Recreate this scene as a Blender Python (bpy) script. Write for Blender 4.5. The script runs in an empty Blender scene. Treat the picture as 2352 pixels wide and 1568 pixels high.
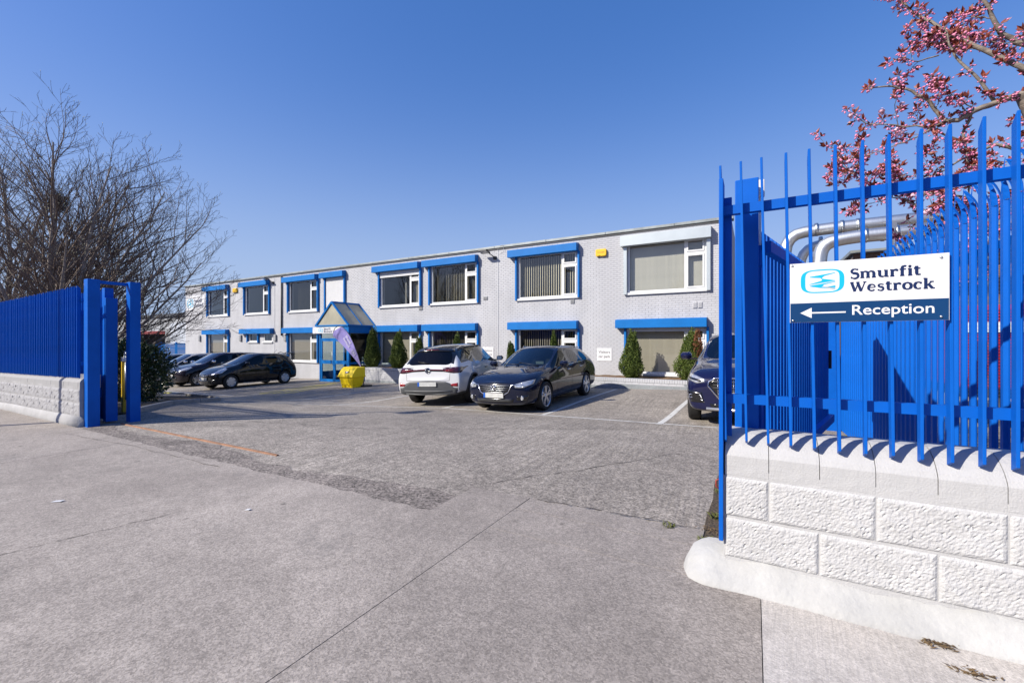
import bpy, bmesh, math, random
from math import sin, cos, pi, radians, sqrt, exp, atan2
from mathutils import Vector, Matrix
from mathutils.bvhtree import BVHTree
random.seed(7)
S = bpy.context.scene
COL = S.collection

# ---------------------------------------------------------------- camera
YAW = radians(29.4)
cam_d = bpy.data.cameras.new('camera'); cam = bpy.data.objects.new('camera', cam_d); COL.objects.link(cam)
cam_d.sensor_width = 36; cam_d.lens = 985/2352*36; cam_d.clip_start = .05; cam_d.clip_end = 3000
cam.location = (0, 0, 1.40); cam.rotation_euler = (radians(90), 0, YAW)
S.camera = cam
# ---------------------------------------------------------------- sky and sun
SUN_FROM = Vector((-.60, -.80, .70)).normalized()
W = bpy.data.worlds.new('World'); S.world = W; W.use_nodes = True
nt = W.node_tree; nt.nodes.clear()
sky = nt.nodes.new('ShaderNodeTexSky'); sky.sky_type = 'NISHITA'; sky.sun_disc = False
sky.sun_elevation = math.asin(SUN_FROM.z); sky.sun_rotation = atan2(SUN_FROM.x, SUN_FROM.y)
sky.air_density = 1.0; sky.dust_density = 1.0; sky.ozone_density = 6.0; sky.altitude = 0
bg = nt.nodes.new('ShaderNodeBackground'); bg.inputs[1].default_value = .081
wo = nt.nodes.new('ShaderNodeOutputWorld')
# the clear spring sky of the photograph is deeper blue than the model's: one grade for the whole dome
gm = nt.nodes.new('ShaderNodeGamma'); gm.inputs[1].default_value = .60
hs = nt.nodes.new('ShaderNodeHueSaturation'); hs.inputs['Saturation'].default_value = 1.50
tn = nt.nodes.new('ShaderNodeVectorMath'); tn.operation = 'MULTIPLY'; tn.inputs[1].default_value = (2.28, 2.06, 2.76)
nt.links.new(sky.outputs[0], gm.inputs[0]); nt.links.new(gm.outputs[0], hs.inputs['Color']); nt.links.new(hs.outputs[0], tn.inputs[0]); 
# pale haze towards the horizon, the same all round
wtc = nt.nodes.new('ShaderNodeTexCoord'); sx = nt.nodes.new('ShaderNodeSeparateXYZ'); nt.links.new(wtc.outputs['Generated'], sx.inputs[0])
def wm(op, a, b):
    x = nt.nodes.new('ShaderNodeMath'); x.operation = op
    for i, q in enumerate((a, b)):
        if isinstance(q, (int, float)): x.inputs[i].default_value = q
        elif q is not None: nt.links.new(q, x.inputs[i])
    return x.outputs[0]
hz = wm('DIVIDE', sx.outputs['Z'], .295); hz = wm('MULTIPLY', hz, hz); hz = wm('EXPONENT', wm('MULTIPLY', hz, -1.), None)
hx = nt.nodes.new('ShaderNodeMix'); hx.data_type = 'RGBA'; hx.inputs[7].default_value = (3.7, 4.85, 7.0, 1)
nt.links.new(hz, hx.inputs[0]); nt.links.new(tn.outputs[0], hx.inputs[6]); nt.links.new(hx.outputs[2], bg.inputs[0]); nt.links.new(bg.outputs[0], wo.inputs[0])
sd = bpy.data.lights.new('sun', 'SUN'); sd.energy = 5.0; sd.angle = radians(.53); sd.color = (1, .93, .81)
sun = bpy.data.objects.new('sun', sd); COL.objects.link(sun); sun.location = (-30, -40, 35)
sun.rotation_euler = (-SUN_FROM).to_track_quat('-Z', 'Y').to_euler()
S.view_settings.view_transform = 'Standard'; S.view_settings.look = 'None'
S.view_settings.exposure = .5; S.view_settings.gamma = 1; S.view_settings.use_curve_mapping = False
S.render.engine = 'CYCLES'

# ---------------------------------------------------------------- materials
MATS = {}; ALB = .79          # common albedo factor for the chosen exposure
def mat(name, col, rough=.6, metal=0., spec=.5, var=0., vs=6., bump=0., bs=40., coat=0., col2=None, detail=6., stretch=None, bdist=.01, vlo=.3, vhi=.7, bump2=0., bs2=3.):
    """procedural surface: base colour varied by noise, fine relief by bump"""
    if name in MATS: return MATS[name]
    if metal < .5: col = tuple(c*ALB for c in col); col2 = tuple(c*ALB for c in col2) if col2 else None
    m = bpy.data.materials.new(name); m.use_nodes = True; MATS[name] = m
    n = m.node_tree.nodes; l = m.node_tree.links; b = n['Principled BSDF']
    b.inputs['Roughness'].default_value = rough; b.inputs['Metallic'].default_value = metal
    b.inputs['Specular IOR Level'].default_value = spec; b.inputs['Coat Weight'].default_value = coat
    b.inputs['Coat Roughness'].default_value = .03
    b.inputs['Base Color'].default_value = (*col, 1)
    if var or bump or col2:
        tc = n.new('ShaderNodeTexCoord'); out = tc.outputs['Object']
        if stretch:
            mp = n.new('ShaderNodeMapping'); mp.inputs['Scale'].default_value = stretch; l.new(out, mp.inputs[0]); out = mp.outputs[0]
    if var or col2:
        t = n.new('ShaderNodeTexNoise'); t.inputs['Scale'].default_value = vs; t.inputs['Detail'].default_value = detail; t.inputs['Roughness'].default_value = .65
        l.new(out, t.inputs[0])
        r = n.new('ShaderNodeMapRange'); r.inputs[1].default_value = vlo; r.inputs[2].default_value = vhi
        l.new(t.outputs[0], r.inputs[0])
        mx = n.new('ShaderNodeMix'); mx.data_type = 'RGBA'
        c2 = col2 if col2 else tuple(max(0, c*(1+var)) for c in col)
        c1 = col if col2 else tuple(max(0, c*(1-var)) for c in col)
        mx.inputs[6].default_value = (*c1, 1); mx.inputs[7].default_value = (*c2, 1)
        l.new(r.outputs[0], mx.inputs[0]); l.new(mx.outputs[2], b.inputs['Base Color'])
    if bump:
        t = n.new('ShaderNodeTexNoise'); t.inputs['Scale'].default_value = bs; t.inputs['Detail'].default_value = 8
        l.new(out, t.inputs[0])
        bp = n.new('ShaderNodeBump'); bp.inputs['Strength'].default_value = bump; bp.inputs['Distance'].default_value = bdist
        l.new(t.outputs[0], bp.inputs['Height']); l.new(bp.outputs[0], b.inputs['Normal'])
        if bump2:
            t2 = n.new('ShaderNodeTexNoise'); t2.inputs['Scale'].default_value = bs2; t2.inputs['Detail'].default_value = 4
            l.new(out, t2.inputs[0])
            b2 = n.new('ShaderNodeBump'); b2.inputs['Strength'].default_value = bump2; b2.inputs['Distance'].default_value = .03
            l.new(t2.outputs[0], b2.inputs['Height']); l.new(b2.outputs[0], bp.inputs['Normal'])
    return m

def glass(name, tint, refl=1.0, rough=0.):
    if name in MATS: return MATS[name]
    m = bpy.data.materials.new(name); m.use_nodes = True; MATS[name] = m
    n = m.node_tree.nodes; l = m.node_tree.links; n.clear()
    o = n.new('ShaderNodeOutputMaterial'); mx = n.new('ShaderNodeMixShader')
    tr = n.new('ShaderNodeBsdfTransparent'); tr.inputs[0].default_value = (*tint, 1)
    g = n.new('ShaderNodeBsdfGlossy'); g.inputs['Roughness'].default_value = rough; g.inputs['Color'].default_value = (1, 1, 1, 1)
    ge = n.new('ShaderNodeNewGeometry'); dt = n.new('ShaderNodeVectorMath'); dt.operation = 'DOT_PRODUCT'; l.new(ge.outputs['Incoming'], dt.inputs[0]); l.new(ge.outputs['Normal'], dt.inputs[1])
    def mth(op, a, b_):
        x = n.new('ShaderNodeMath'); x.operation = op; x.use_clamp = op != 'ABSOLUTE'
        for i, q in enumerate((a, b_)):
            if q is None: continue
            if isinstance(q, (int, float)): x.inputs[i].default_value = q
            else: l.new(q, x.inputs[i])
        return x.outputs[0]
    fr = mth('ADD', mth('MULTIPLY', mth('POWER', mth('SUBTRACT', 1., mth('ABSOLUTE', dt.outputs['Value'], None)), 5.), .96), .04)
    mu = n.new('ShaderNodeMath'); mu.operation = 'MULTIPLY'; mu.inputs[1].default_value = refl; mu.use_clamp = True
    l.new(fr, mu.inputs[0]); l.new(mu.outputs[0], mx.inputs[0]); l.new(tr.outputs[0], mx.inputs[1]); l.new(g.outputs[0], mx.inputs[2]); l.new(mx.outputs[0], o.inputs[0])
    return m

BLUE = mat('blue_gloss_paint', (.003, .120, .56), .45, spec=.15, var=.10, vs=3, bump=.10, bs=25, bdist=.004)
BLUE2 = mat('blue_powder_coat', (.005, .172, .54), .5, spec=.2, var=.10, vs=2.2, bump=.05, bs=60)
WPAINT = mat('white_masonry_paint', (.555, .555, .56), .8, var=.10, vs=2.5, bump=.7, bs=90, bdist=.008, bump2=.25, bs2=28)
WSMOOTH = mat('white_coping_paint', (.52, .52, .525), .8, var=.09, vs=2.2, bump=.55, bs=110, bdist=.005, bump2=.2, bs2=12)
WCEM = mat('white_footing_paint', (.50, .50, .49), .85, var=.14, vs=3, bump=.5, bs=30, bdist=.01, bump2=.4, bs2=7)
GPAINT = mat('aged_wall_paint', (.40, .40, .42), .85, var=.15, vs=2.5, bump=.8, bs=40, bdist=.01)
GCOP = mat('aged_coping_paint', (.38, .38, .39), .85, var=.18, vs=2.5, bump=.4, bs=50, stretch=(1, 1, .3))
UPVC = mat('white_upvc', (.80, .81, .82), .3, var=.03, vs=4)
STEEL = mat('galvanised_steel', (.55, .57, .58), .38, 1., var=.15, vs=8)
DARK = mat('dark_void', (.012, .012, .014), .9)
BLACKP = mat('black_plastic', (.018, .018, .02), .45, var=.1)
INNER = mat('interior_plaster', (.25, .24, .23), .9)
PANE = glass('window_glass', (.84, .86, .84), 2.3)
WLINE = mat('white_road_paint', (.66, .66, .64), .8, col2=(.27, .255, .24), vs=7, vlo=.52, vhi=.74, detail=9)
YLINE = mat('yellow_road_paint', (.70, .58, .10), .8, col2=(.30, .27, .20), vs=6, vlo=.48, vhi=.74, detail=9)

# ---------------------------------------------------------------- geometry helpers
def mesh(name, v, f, smooth=False):
    me = bpy.data.meshes.new(name); me.from_pydata([tuple(p) for p in v], [], f); me.update()
    if smooth: me.polygons.foreach_set('use_smooth', [True]*len(me.polygons))
    return me
def put(name, me, m=None, parent=None, loc=None, rotz=0, scale=None):
    """link one mesh object; coordinates given in world space also under a parent"""
    if m is not None and len(me.materials) == 0: me.materials.append(m)
    o = bpy.data.objects.new(name, me); COL.objects.link(o)
    if loc is not None: o.location = loc
    if rotz: o.rotation_euler = (0, 0, rotz)
    if scale is not None: o.scale = scale
    if parent is not None: attach(o, parent)
    return o
def world_of(o):
    mt = Matrix.LocRotScale(o.location, o.rotation_euler, o.scale)
    if o.parent: return world_of(o.parent) @ o.matrix_parent_inverse @ mt
    return mt
def attach(o, parent):
    o.parent = parent; o.matrix_parent_inverse = world_of(parent).inverted()
def tag(o, label=None, cat=None, group=None, kind=None):
    if label: o['label'] = label
    if cat: o['category'] = cat
    if group: o['group'] = group
    if kind: o['kind'] = kind
    return o
def root(name, loc, label, cat, group=None, rotz=0):
    o = bpy.data.objects.new(name, None); COL.objects.link(o); o.location = loc; o.rotation_euler = (0, 0, rotz); o.empty_display_size = .2
    return tag(o, label, cat, group)
def structure(o): o['kind'] = 'structure'; return o

class MB:
    def __init__(s): s.v = []; s.f = []
    def box(s, x0, x1, y0, y1, z0, z1):
        k = len(s.v)
        s.v += [(x0,y0,z0),(x1,y0,z0),(x1,y1,z0),(x0,y1,z0),(x0,y0,z1),(x1,y0,z1),(x1,y1,z1),(x0,y1,z1)]
        s.f += [(k,k+3,k+2,k+1),(k+4,k+5,k+6,k+7),(k,k+1,k+5,k+4),(k+1,k+2,k+6,k+5),(k+2,k+3,k+7,k+6),(k+3,k,k+4,k+7)]
        return s
    def quad(s, a, b, c, d):
        k = len(s.v); s.v += [a, b, c, d]; s.f.append((k, k+1, k+2, k+3)); return s
    def prism(s, poly, axis, a, b):
        """poly of 2D points extruded along axis ('x','y','z') from a to b"""
        k = len(s.v); n = len(poly)
        def P(p, t): return (t, p[0], p[1]) if axis == 'x' else (p[0], t, p[1]) if axis == 'y' else (p[0], p[1], t)
        s.v += [P(p, a) for p in poly]+[P(p, b) for p in poly]
        s.f.append(tuple(range(k, k+n))); s.f.append(tuple(range(k+2*n-1, k+n-1, -1)))
        for i in range(n):
            j = (i+1) % n; s.f.append((k+i, k+n+i, k+n+j, k+j))
        return s
    def tube(s, pts, rads, n=6, cap=True):
        k = len(s.v); m = len(pts); pts = [Vector(p) for p in pts]
        if not hasattr(rads, '__len__'): rads = [rads]*m
        ref = None
        for i in range(m):
            d = (pts[min(i+1, m-1)]-pts[max(i-1, 0)]).normalized()
            if ref is None:
                ref = d.orthogonal().normalized()
            else:
                ref = (ref - d*ref.dot(d)); ref = ref.normalized() if ref.length > 1e-6 else d.orthogonal().normalized()
            bn = d.cross(ref)
            for j in range(n):
                a = 2*pi*j/n; s.v.append(tuple(pts[i]+(ref*cos(a)+bn*sin(a))*rads[i]))
        for i in range(m-1):
            for j in range(n):
                j2 = (j+1) % n; s.f.append((k+i*n+j, k+i*n+j2, k+(i+1)*n+j2, k+(i+1)*n+j))
        if cap and n > 2:
            s.f.append(tuple(k+j for j in range(n-1, -1, -1))); s.f.append(tuple(k+(m-1)*n+j for j in range(n)))
        return s
    def lathe(s, prof, n=24, c=(0,0,0), axis='z'):
        k = len(s.v); m = len(prof)
        for r, h in prof:
            for j in range(n):
                a = 2*pi*j/n; p, q = r*cos(a), r*sin(a)
                s.v.append((c[0]+p, c[1]+q, c[2]+h) if axis == 'z' else (c[0]+p, c[1]+h, c[2]+q) if axis == 'y' else (c[0]+h, c[1]+p, c[2]+q))
        for i in range(m-1):
            for j in range(n):
                j2 = (j+1) % n; s.f.append((k+i*n+j, k+i*n+j2, k+(i+1)*n+j2, k+(i+1)*n+j))
        return s
    def mesh(s, name='m', smooth=False): return mesh(name, s.v, s.f, smooth)
    def put(s, name, m, parent=None, smooth=False, bevel=0, **kw):
        me = s.mesh(name, smooth)
        bm = bmesh.new(); bm.from_mesh(me)
        if bevel:
            bmesh.ops.bevel(bm, geom=bm.edges[:], offset=bevel, segments=2, affect='EDGES', profile=.5, clamp_overlap=True)
        bmesh.ops.recalc_face_normals(bm, faces=bm.faces[:]); bm.to_mesh(me); bm.free()
        return put(name, me, m, parent, **kw)
def bx(x0, x1, y0, y1, z0, z1): return MB().box(x0, x1, y0, y1, z0, z1)

def text_mesh(s, size, off=0.):
    c = bpy.data.curves.new('t', 'FONT'); c.body = s; c.size = size; c.offset = off; c.align_x = 'LEFT'; c.resolution_u = 4
    o = bpy.data.objects.new('t', c); COL.objects.link(o)
    dg = bpy.context.evaluated_depsgraph_get(); me = bpy.data.meshes.new_from_object(o.evaluated_get(dg))
    bpy.data.objects.remove(o); bpy.data.curves.remove(c); me.materials.clear()
    return me
def place_flat(me, org, ux, uz, sx=1., sy=1., off=0.):
    """lay a flat XY mesh on a plane: org + x*ux + y*uz, raised by off along the normal"""
    ux = Vector(ux); uz = Vector(uz); nn = ux.cross(uz).normalized(); org = Vector(org)
    for v in me.vertices: v.co = org+ux*(v.co.x*sx)+uz*(v.co.y*sy)+nn*(off+v.co.z)
    me.update(); return me

# ---------------------------------------------------------------- terrain height
def gz(x, y):
    xx = min(max(x, -45), 0); z1 = -.02+.031*xx; za = .07+.0083*xx
    t = min(max((y-3)/6, 0), 1); t = t*t*(3-2*t)
    return za*(1-t)+z1*t-.05*exp(-((y-8.8)/1.6)**2)
# ================================================================ GROUND
def ground_mat(name, c1, c2, speck, sp_scale, patch=.18, stripe=None, bump=.5, stain=None, coarse=.5, blotch=.08, spot=.7):
    m = bpy.data.materials.new(name); m.use_nodes = True
    n = m.node_tree.nodes; l = m.node_tree.links; b = n['Principled BSDF']; b.inputs['Roughness'].default_value = .85; b.inputs['Specular IOR Level'].default_value = .3
    g = n.new('ShaderNodeNewGeometry'); P = g.outputs['Position']
    c1, c2 = tuple(q*ALB for q in c1), tuple(q*ALB for q in c2)
    def noise(sc, det=6, rough=.6, vec=P, dist=0.):
        t = n.new('ShaderNodeTexNoise'); t.inputs['Scale'].default_value = sc; t.inputs['Detail'].default_value = det; t.inputs['Roughness'].default_value = rough; t.inputs['Distortion'].default_value = dist
        l.new(vec, t.inputs[0]); return t.outputs[0]
    def ramp(v, lo, hi, a=0., c=1.):
        r = n.new('ShaderNodeMapRange'); r.inputs[1].default_value = lo; r.inputs[2].default_value = hi; r.inputs[3].default_value = a; r.inputs[4].default_value = c
        l.new(v, r.inputs[0]); return r.outputs[0]
    def mixc(f, a, c, mode='MIX'):
        x = n.new('ShaderNodeMix'); x.data_type = 'RGBA'; x.blend_type = mode
        for s, v in ((0, f), (6, a), (7, c)):
            if isinstance(v, (tuple, list)): x.inputs[s].default_value = (*v, 1)
            elif isinstance(v, (int, float)): x.inputs[s].default_value = v
            else: l.new(v, x.inputs[s])
        return x.outputs[2]
    c = mixc(ramp(noise(.55, 5, .6, dist=.6), .32, .68), c1, c2)
    k = ramp(noise(2.3, 6, .65), .35, .65, 1-patch, 1+patch)
    c = mixc(1., c, mixc(k, (0, 0, 0), (1, 1, 1)) if False else c, 'MIX')
    vm = n.new('ShaderNodeVectorMath'); vm.operation = 'SCALE'; l.new(c, vm.inputs[0]); l.new(k, vm.inputs['Scale']); c = vm.outputs[0]
    for sc_, am_, dt_ in ((.21, .17, 3), (6.5, blotch, 5), (21., blotch*.9, 4)):
        q = ramp(noise(sc_, dt_, .65), .30, .70, 1-am_, 1+am_)
        vm = n.new('ShaderNodeVectorMath'); vm.operation = 'SCALE'; l.new(c, vm.inputs[0]); l.new(q, vm.inputs['Scale']); c = vm.outputs[0]
    # scattered small dark spots: gum, oil, damp pits
    vo = n.new('ShaderNodeTexVoronoi'); vo.inputs['Scale'].default_value = 3.2; vo.inputs['Randomness'].default_value = 1.
    pw = n.new('ShaderNodeVectorMath'); pw.operation = 'ADD'; l.new(P, pw.inputs[0])
    nz_ = n.new('ShaderNodeTexNoise'); nz_.inputs['Scale'].default_value = 22; l.new(P, nz_.inputs[0]); ps = n.new('ShaderNodeVectorMath'); ps.operation = 'SCALE'; ps.inputs['Scale'].default_value = .05; l.new(nz_.outputs['Color'], ps.inputs[0]); l.new(ps.outputs[0], pw.inputs[1]); l.new(pw.outputs[0], vo.inputs['Vector'])
    gt_ = n.new('ShaderNodeMath'); gt_.operation = 'MULTIPLY'; l.new(ramp(vo.outputs['Distance'], .045, .10, spot, 0.), gt_.inputs[0]); l.new(ramp(noise(.8, 4, .6), .50, .60), gt_.inputs[1])
    c = mixc(gt_.outputs[0], c, (.05, .045, .04))
    # aggregate: pale and dark grains
    v = n.new('ShaderNodeTexVoronoi'); v.inputs['Scale'].default_value = sp_scale; l.new(P, v.inputs['Vector'])
    sep = n.new('ShaderNodeSeparateColor'); l.new(v.outputs['Color'], sep.inputs[0])
    s1 = ramp(sep.outputs[0], 0, 1, 1-speck, 1+speck)
    s2 = ramp(noise(sp_scale*.22, 4, .7), .3, .7, 1-speck*coarse, 1+speck*coarse)
    mm = n.new('ShaderNodeMath'); mm.operation = 'MULTIPLY'; l.new(s1, mm.inputs[0]); l.new(s2, mm.inputs[1])
    vm = n.new('ShaderNodeVectorMath'); vm.operation = 'SCALE'; l.new(c, vm.inputs[0]); l.new(mm.outputs[0], vm.inputs['Scale']); c = vm.outputs[0]
    hs = [(noise(sp_scale*.8, 4, .7), bump, .006)]
    if stripe:
        mp = n.new('ShaderNodeMapping'); mp.inputs['Rotation'].default_value = (0, 0, stripe[1]); l.new(P, mp.inputs[0])
        mp2 = n.new('ShaderNodeMapping'); mp2.inputs['Scale'].default_value = (stripe[0], stripe[0]*.03, 1); l.new(mp.outputs[0], mp2.inputs[0])
        w = noise(1., 3, .6, mp2.outputs[0], .3)
        gate = ramp(noise(.5, 3, .5), .38, .62, stripe[3], 1.)
        ss = ramp(w, .3, .7, -stripe[2], stripe[2])
        m2 = n.new('ShaderNodeMath'); m2.operation = 'MULTIPLY_ADD'; l.new(ss, m2.inputs[0]); l.new(gate, m2.inputs[1]); m2.inputs[2].default_value = 1.
        vm = n.new('ShaderNodeVectorMath'); vm.operation = 'SCALE'; l.new(c, vm.inputs[0]); l.new(m2.outputs[0], vm.inputs['Scale']); c = vm.outputs[0]
        hm = n.new('ShaderNodeMath'); hm.operation = 'MULTIPLY'; l.new(w, hm.inputs[0]); l.new(gate, hm.inputs[1])
        hs.append((hm.outputs[0], .7, .02) if stripe[0] < 40 else (hm.outputs[0], .45, .006))
    if stain:
        c = mixc(ramp(noise(stain[1], 7, .7), stain[2], stain[2]+.10, 0, stain[3]), c, stain[0])
    l.new(c, b.inputs['Base Color'])
    nrm = None
    for h, st, d in hs:
        bp = n.new('ShaderNodeBump'); bp.inputs['Strength'].default_value = st; bp.inputs['Distance'].default_value = d; l.new(h, bp.inputs['Height'])
        if nrm: l.new(nrm, bp.inputs['Normal'])
        nrm = bp.outputs[0]
    l.new(nrm, b.inputs['Normal'])
    MATS[name] = m; return m
ASPH = ground_mat('worn_concrete_yard', (.280, .250, .219), (.352, .316, .276), .46, 75, .10, stripe=(17, radians(-4), .22, .0), bump=.75, stain=((.10, .09, .08), 1.1, .60, .6), blotch=.12)
PAVE = ground_mat('footpath_concrete', (.312, .277, .247), (.392, .350, .312), .26, 120, .08, bump=.55, stain=((.16, .15, .14), .9, .60, .55), blotch=.09)
PAVE2 = ground_mat('brushed_concrete', (.54, .50, .46), (.61, .57, .525), .16, 150, .07, stripe=(70, radians(4), .09, .6), bump=.5, stain=((.30, .27, .23), 1.6, .66, .6))
SOIL = mat('dry_soil', (.10, .075, .05), .95, var=.5, vs=30, bump=1., bs=50, bdist=.03)
KERB = mat('kerb_concrete', (.30, .29, .28), .85, var=.15, vs=8, bump=.4, bs=60)
def frange(a, b, st):
    r = []; x = a
    while x < b-1e-6: r.append(x); x += st
    return r+[b]
xs = [-900, -400, -180, -90, -60]+frange(-46, 14, .5)+[20, 40, 90, 200, 450, 900]
ys = [-900, -300, -100, -40, -15]+frange(-6, 24, .5)+[32, 50, 90, 200, 450, 900]
v = [(x, y, gz(x, y)) for y in ys for x in xs]; nx = len(xs)
f = [(j*nx+i, j*nx+i+1, (j+1)*nx+i+1, (j+1)*nx+i) for j in range(len(ys)-1) for i in range(nx-1)]
structure(put('ground', mesh('ground', v, f, True), ASPH))

def strip_mesh(x0, y0, x1, y1, w, h=.004, seg=None):
    """flat painted stripe that follows the terrain"""
    L = sqrt((x1-x0)**2+(y1-y0)**2); seg = seg or max(2, int(L/.4)); dx, dy = (x1-x0)/L, (y1-y0)/L; nx_, ny_ = -dy*w/2, dx*w/2
    v = []; f = []
    for i in range(seg+1):
        t = i/seg; cx, cy = x0+(x1-x0)*t, y0+(y1-y0)*t
        for sg in (1, -1): v.append((cx+sg*nx_, cy+sg*ny_, gz(cx+sg*nx_, cy+sg*ny_)+h))
    for i in range(seg): f.append((2*i+1, 2*i+3, 2*i+2, 2*i))
    return mesh('stripe', v, f)
# the public footpath: concrete slabs laid a finger's width apart
fp = structure(root('footpath', (-4, 0, 0), None, None))
for k in ('label', 'category'):
    if k in fp: del fp[k]
def slab(xa, xb, ya, yb, m, jag=False, top=.012):
    """a slab as a thin solid; jag gives it a broken far edge"""
    n = 22 if jag else 4; pts = [(xa, ya), (xb, ya)]
    for i in range(n+1):
        t = i/n; x = xb+(xa-xb)*t; pts.append((x, yb+(random.uniform(-.025, .025)+.02*sin(x*2.1) if jag and 0 < i < n else 0)))
    k = len(pts)
    v = [(x, y, gz(x, y)+top) for x, y in pts]+[(x, y, gz(x, y)-.05) for x, y in pts]
    f = [tuple(range(k))]+[(i, k+i, k+(i+1) % k, (i+1) % k) for i in range(k)]
    put('slab', mesh('slab', v, f), m, fp)
G = .005
for xa, xb in ((-24, -20), (-20, -16.2), (-16.2, -13.3), (-13.3, -10.4), (-10.4, -7.45)):
    slab(xa+G, xb-G, -2.6, 2.60, PAVE)
slab(-7.45+G, -4.3-.0012, -2.6, 2.61, PAVE, True); 
pts = [(-4.2988, -2.6), (-1.664, -2.6), (-1.664, 3.26), (-1.85, 3.27), (-2.05, 3.255), (-2.232, 3.262), (-2.24, 2.95), (-2.236, 2.66)]+[(-2.236-i*.129, 2.64+random.uniform(-.025, .025)) for i in range(1, 16)]+[(-4.2988, 2.62)]
k = len(pts); put('slab', mesh('slab', [(x, y, gz(x, y)+.012) for x, y in pts]+[(x, y, gz(x, y)-.05) for x, y in pts], [tuple(range(k))]+[(i, k+i, k+(i+1) % k, (i+1) % k) for i in range(k)]), PAVE, fp)
slab(-1.658, .030, -2.6, 2.60, PAVE); slab(-1.658, -.155, 2.604, 3.0, PAVE); slab(-1.66+G, -.30, 3.004, 3.28, PAVE, True)
slab(.034, 2.9, -2.6, 2.60, PAVE2); slab(2.91, 6, -2.6, 2.60, PAVE2); slab(6.01, 12, -2.6, 2.6, PAVE2)
structure(put('road', mesh('road', [(-300, -14, -.12), (60, -14, -.12), (60, -2.75, -.09), (-300, -2.75, -.09)], [(0, 1, 2, 3)]), ASPH))
# open soil joint between the yard slab and the right-hand wall
v = []; 
for i in range(9):
    y = 2.75+i*.42; v += [(-.315+random.uniform(-.02, .02), y, gz(-.3, y)+.006), (-.14, y, gz(-.14, y)+.008)]
structure(put('soil_strip', mesh('soil', v, [(2*i, 2*i+1, 2*i+3, 2*i+2) for i in range(8)]), SOIL))
# rough dark tarmac laid along the edge of the footpath, across the gateway
TARM = ground_mat('rough_tarmac', (.185, .162, .145), (.262, .230, .205), .60, 60, .15, bump=1.0)
v = []; n_ = 46
for i in range(n_+1):
    x = -9.45+7.22*i/n_; v += [(x, 2.58, gz(x, 2.6)+.006), (x, 2.94+.10*sin(x*1.7)+random.uniform(-.05, .05), gz(x, 2.95)+.005)]
structure(put('tarmac_strip', mesh('tarmac', v, [(2*i, 2*i+2, 2*i+3, 2*i+1) for i in range(n_)]), TARM))
# hairline cracks, wandering, with their own ragged width
CRK = mat('crack_dirt', (.055, .048, .042), .95)
def crack(p0, p1, w, wob, h, seed):
    rn = random.Random(seed); n = 40; v = []; off = 0.; L = sqrt((p1[0]-p0[0])**2+(p1[1]-p0[1])**2); nx_, ny_ = -(p1[1]-p0[1])/L, (p1[0]-p0[0])/L
    for i in range(n+1):
        t = i/n; off += rn.uniform(-wob, wob); off *= .93; x, y = p0[0]+(p1[0]-p0[0])*t+nx_*off, p0[1]+(p1[1]-p0[1])*t+ny_*off; ww = w*rn.uniform(.15, 1.2)*(1 if 0 < i < n else .1)
        v += [(x+nx_*ww/2, y+ny_*ww/2, gz(x, y)+h), (x-nx_*ww/2, y-ny_*ww/2, gz(x, y)+h)]
    structure(put('ground_crack', mesh('crack', v, [(2*i+1, 2*i+3, 2*i+2, 2*i) for i in range(n)]), CRK))
crack((-6.2, 4.6), (-1.6, 7.4), .012, .02, .004, 1); crack((-2.2, 3.4), (-.7, 5.6), .010, .03, .004, 2); crack((-1.6, 3.27), (-.33, 3.24), .016, .015, .015, 3)
crack((-9.2, 2.35), (-5.0, 2.5), .008, .02, .0155, 4); crack((-4.15, .75), (-4.0, 1.6), .007, .012, .0155, 5); crack((-7.9, 4.4), (-5.2, 5.0), .010, .03, .004, 6)
# ---------------------------------------------------------------- painted bay lines
def line(x0, y0, x1, y1, w, label, m=WLINE, g='white parking bay lines'):
    tag(put('bay_line' if m is WLINE else 'hatch_line', strip_mesh(x0, y0, x1, y1, w), m), label, 'road marking', g)
line(-11.8, 7.25, -6.9, 8.55, .07, 'thin white line running in front of the white car bay')
line(-6.9, 8.57, .9, 7.98, .075, 'long white line across the fronts of the bays, under the estate car')
line(-1.50, 8.07, -1.40, 11.9, .11, 'white bay line between the empty bay and the navy car by the fence')
line(-3.98, 8.42, -3.86, 13.7, .10, 'white bay line beside the dark estate car, at the empty bay')
line(-6.82, 8.62, -6.6, 13.6, .09, 'white bay line between the white car and the dark estate car')
line(-9.95, 7.95, -9.3, 13.6, .08, 'white bay line left of the white car')
line(-12.6, 8.0, -11.9, 13.4, .08, 'white bay line nearest the yellow bin')
line(-16.5, 8.62, -27.5, 8.95, .10, 'white line along the fronts of the black cars')
line(-19.15, 8.75, -18.9, 15.0, .08, 'white bay line beside the black hatchback, at the porch side')
line(-22.1, 8.85, -21.95, 15.0, .08, 'white bay line between the black hatchback and the dark people carrier')
hatch = [(-16.2, 9.4, -17.6, 14.9), (-16.2, 9.4, -14.9, 9.95), (-15.75, 9.65, -17.3, 13.9), (-15.3, 9.8, -17.0, 13.3), (-15.0, 10.0, -16.4, 13.0)]
for i, h in enumerate(hatch):
    line(*h, .10, ['leftmost long yellow hatch line in front of the porch', 'short yellow line closing the near end of the hatching', 'second yellow hatch line from the left before the porch',
        'third yellow hatch line from the left before the porch', 'yellow hatch line nearest the yellow bin'][i], YLINE, 'yellow hatching before the porch')
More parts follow.
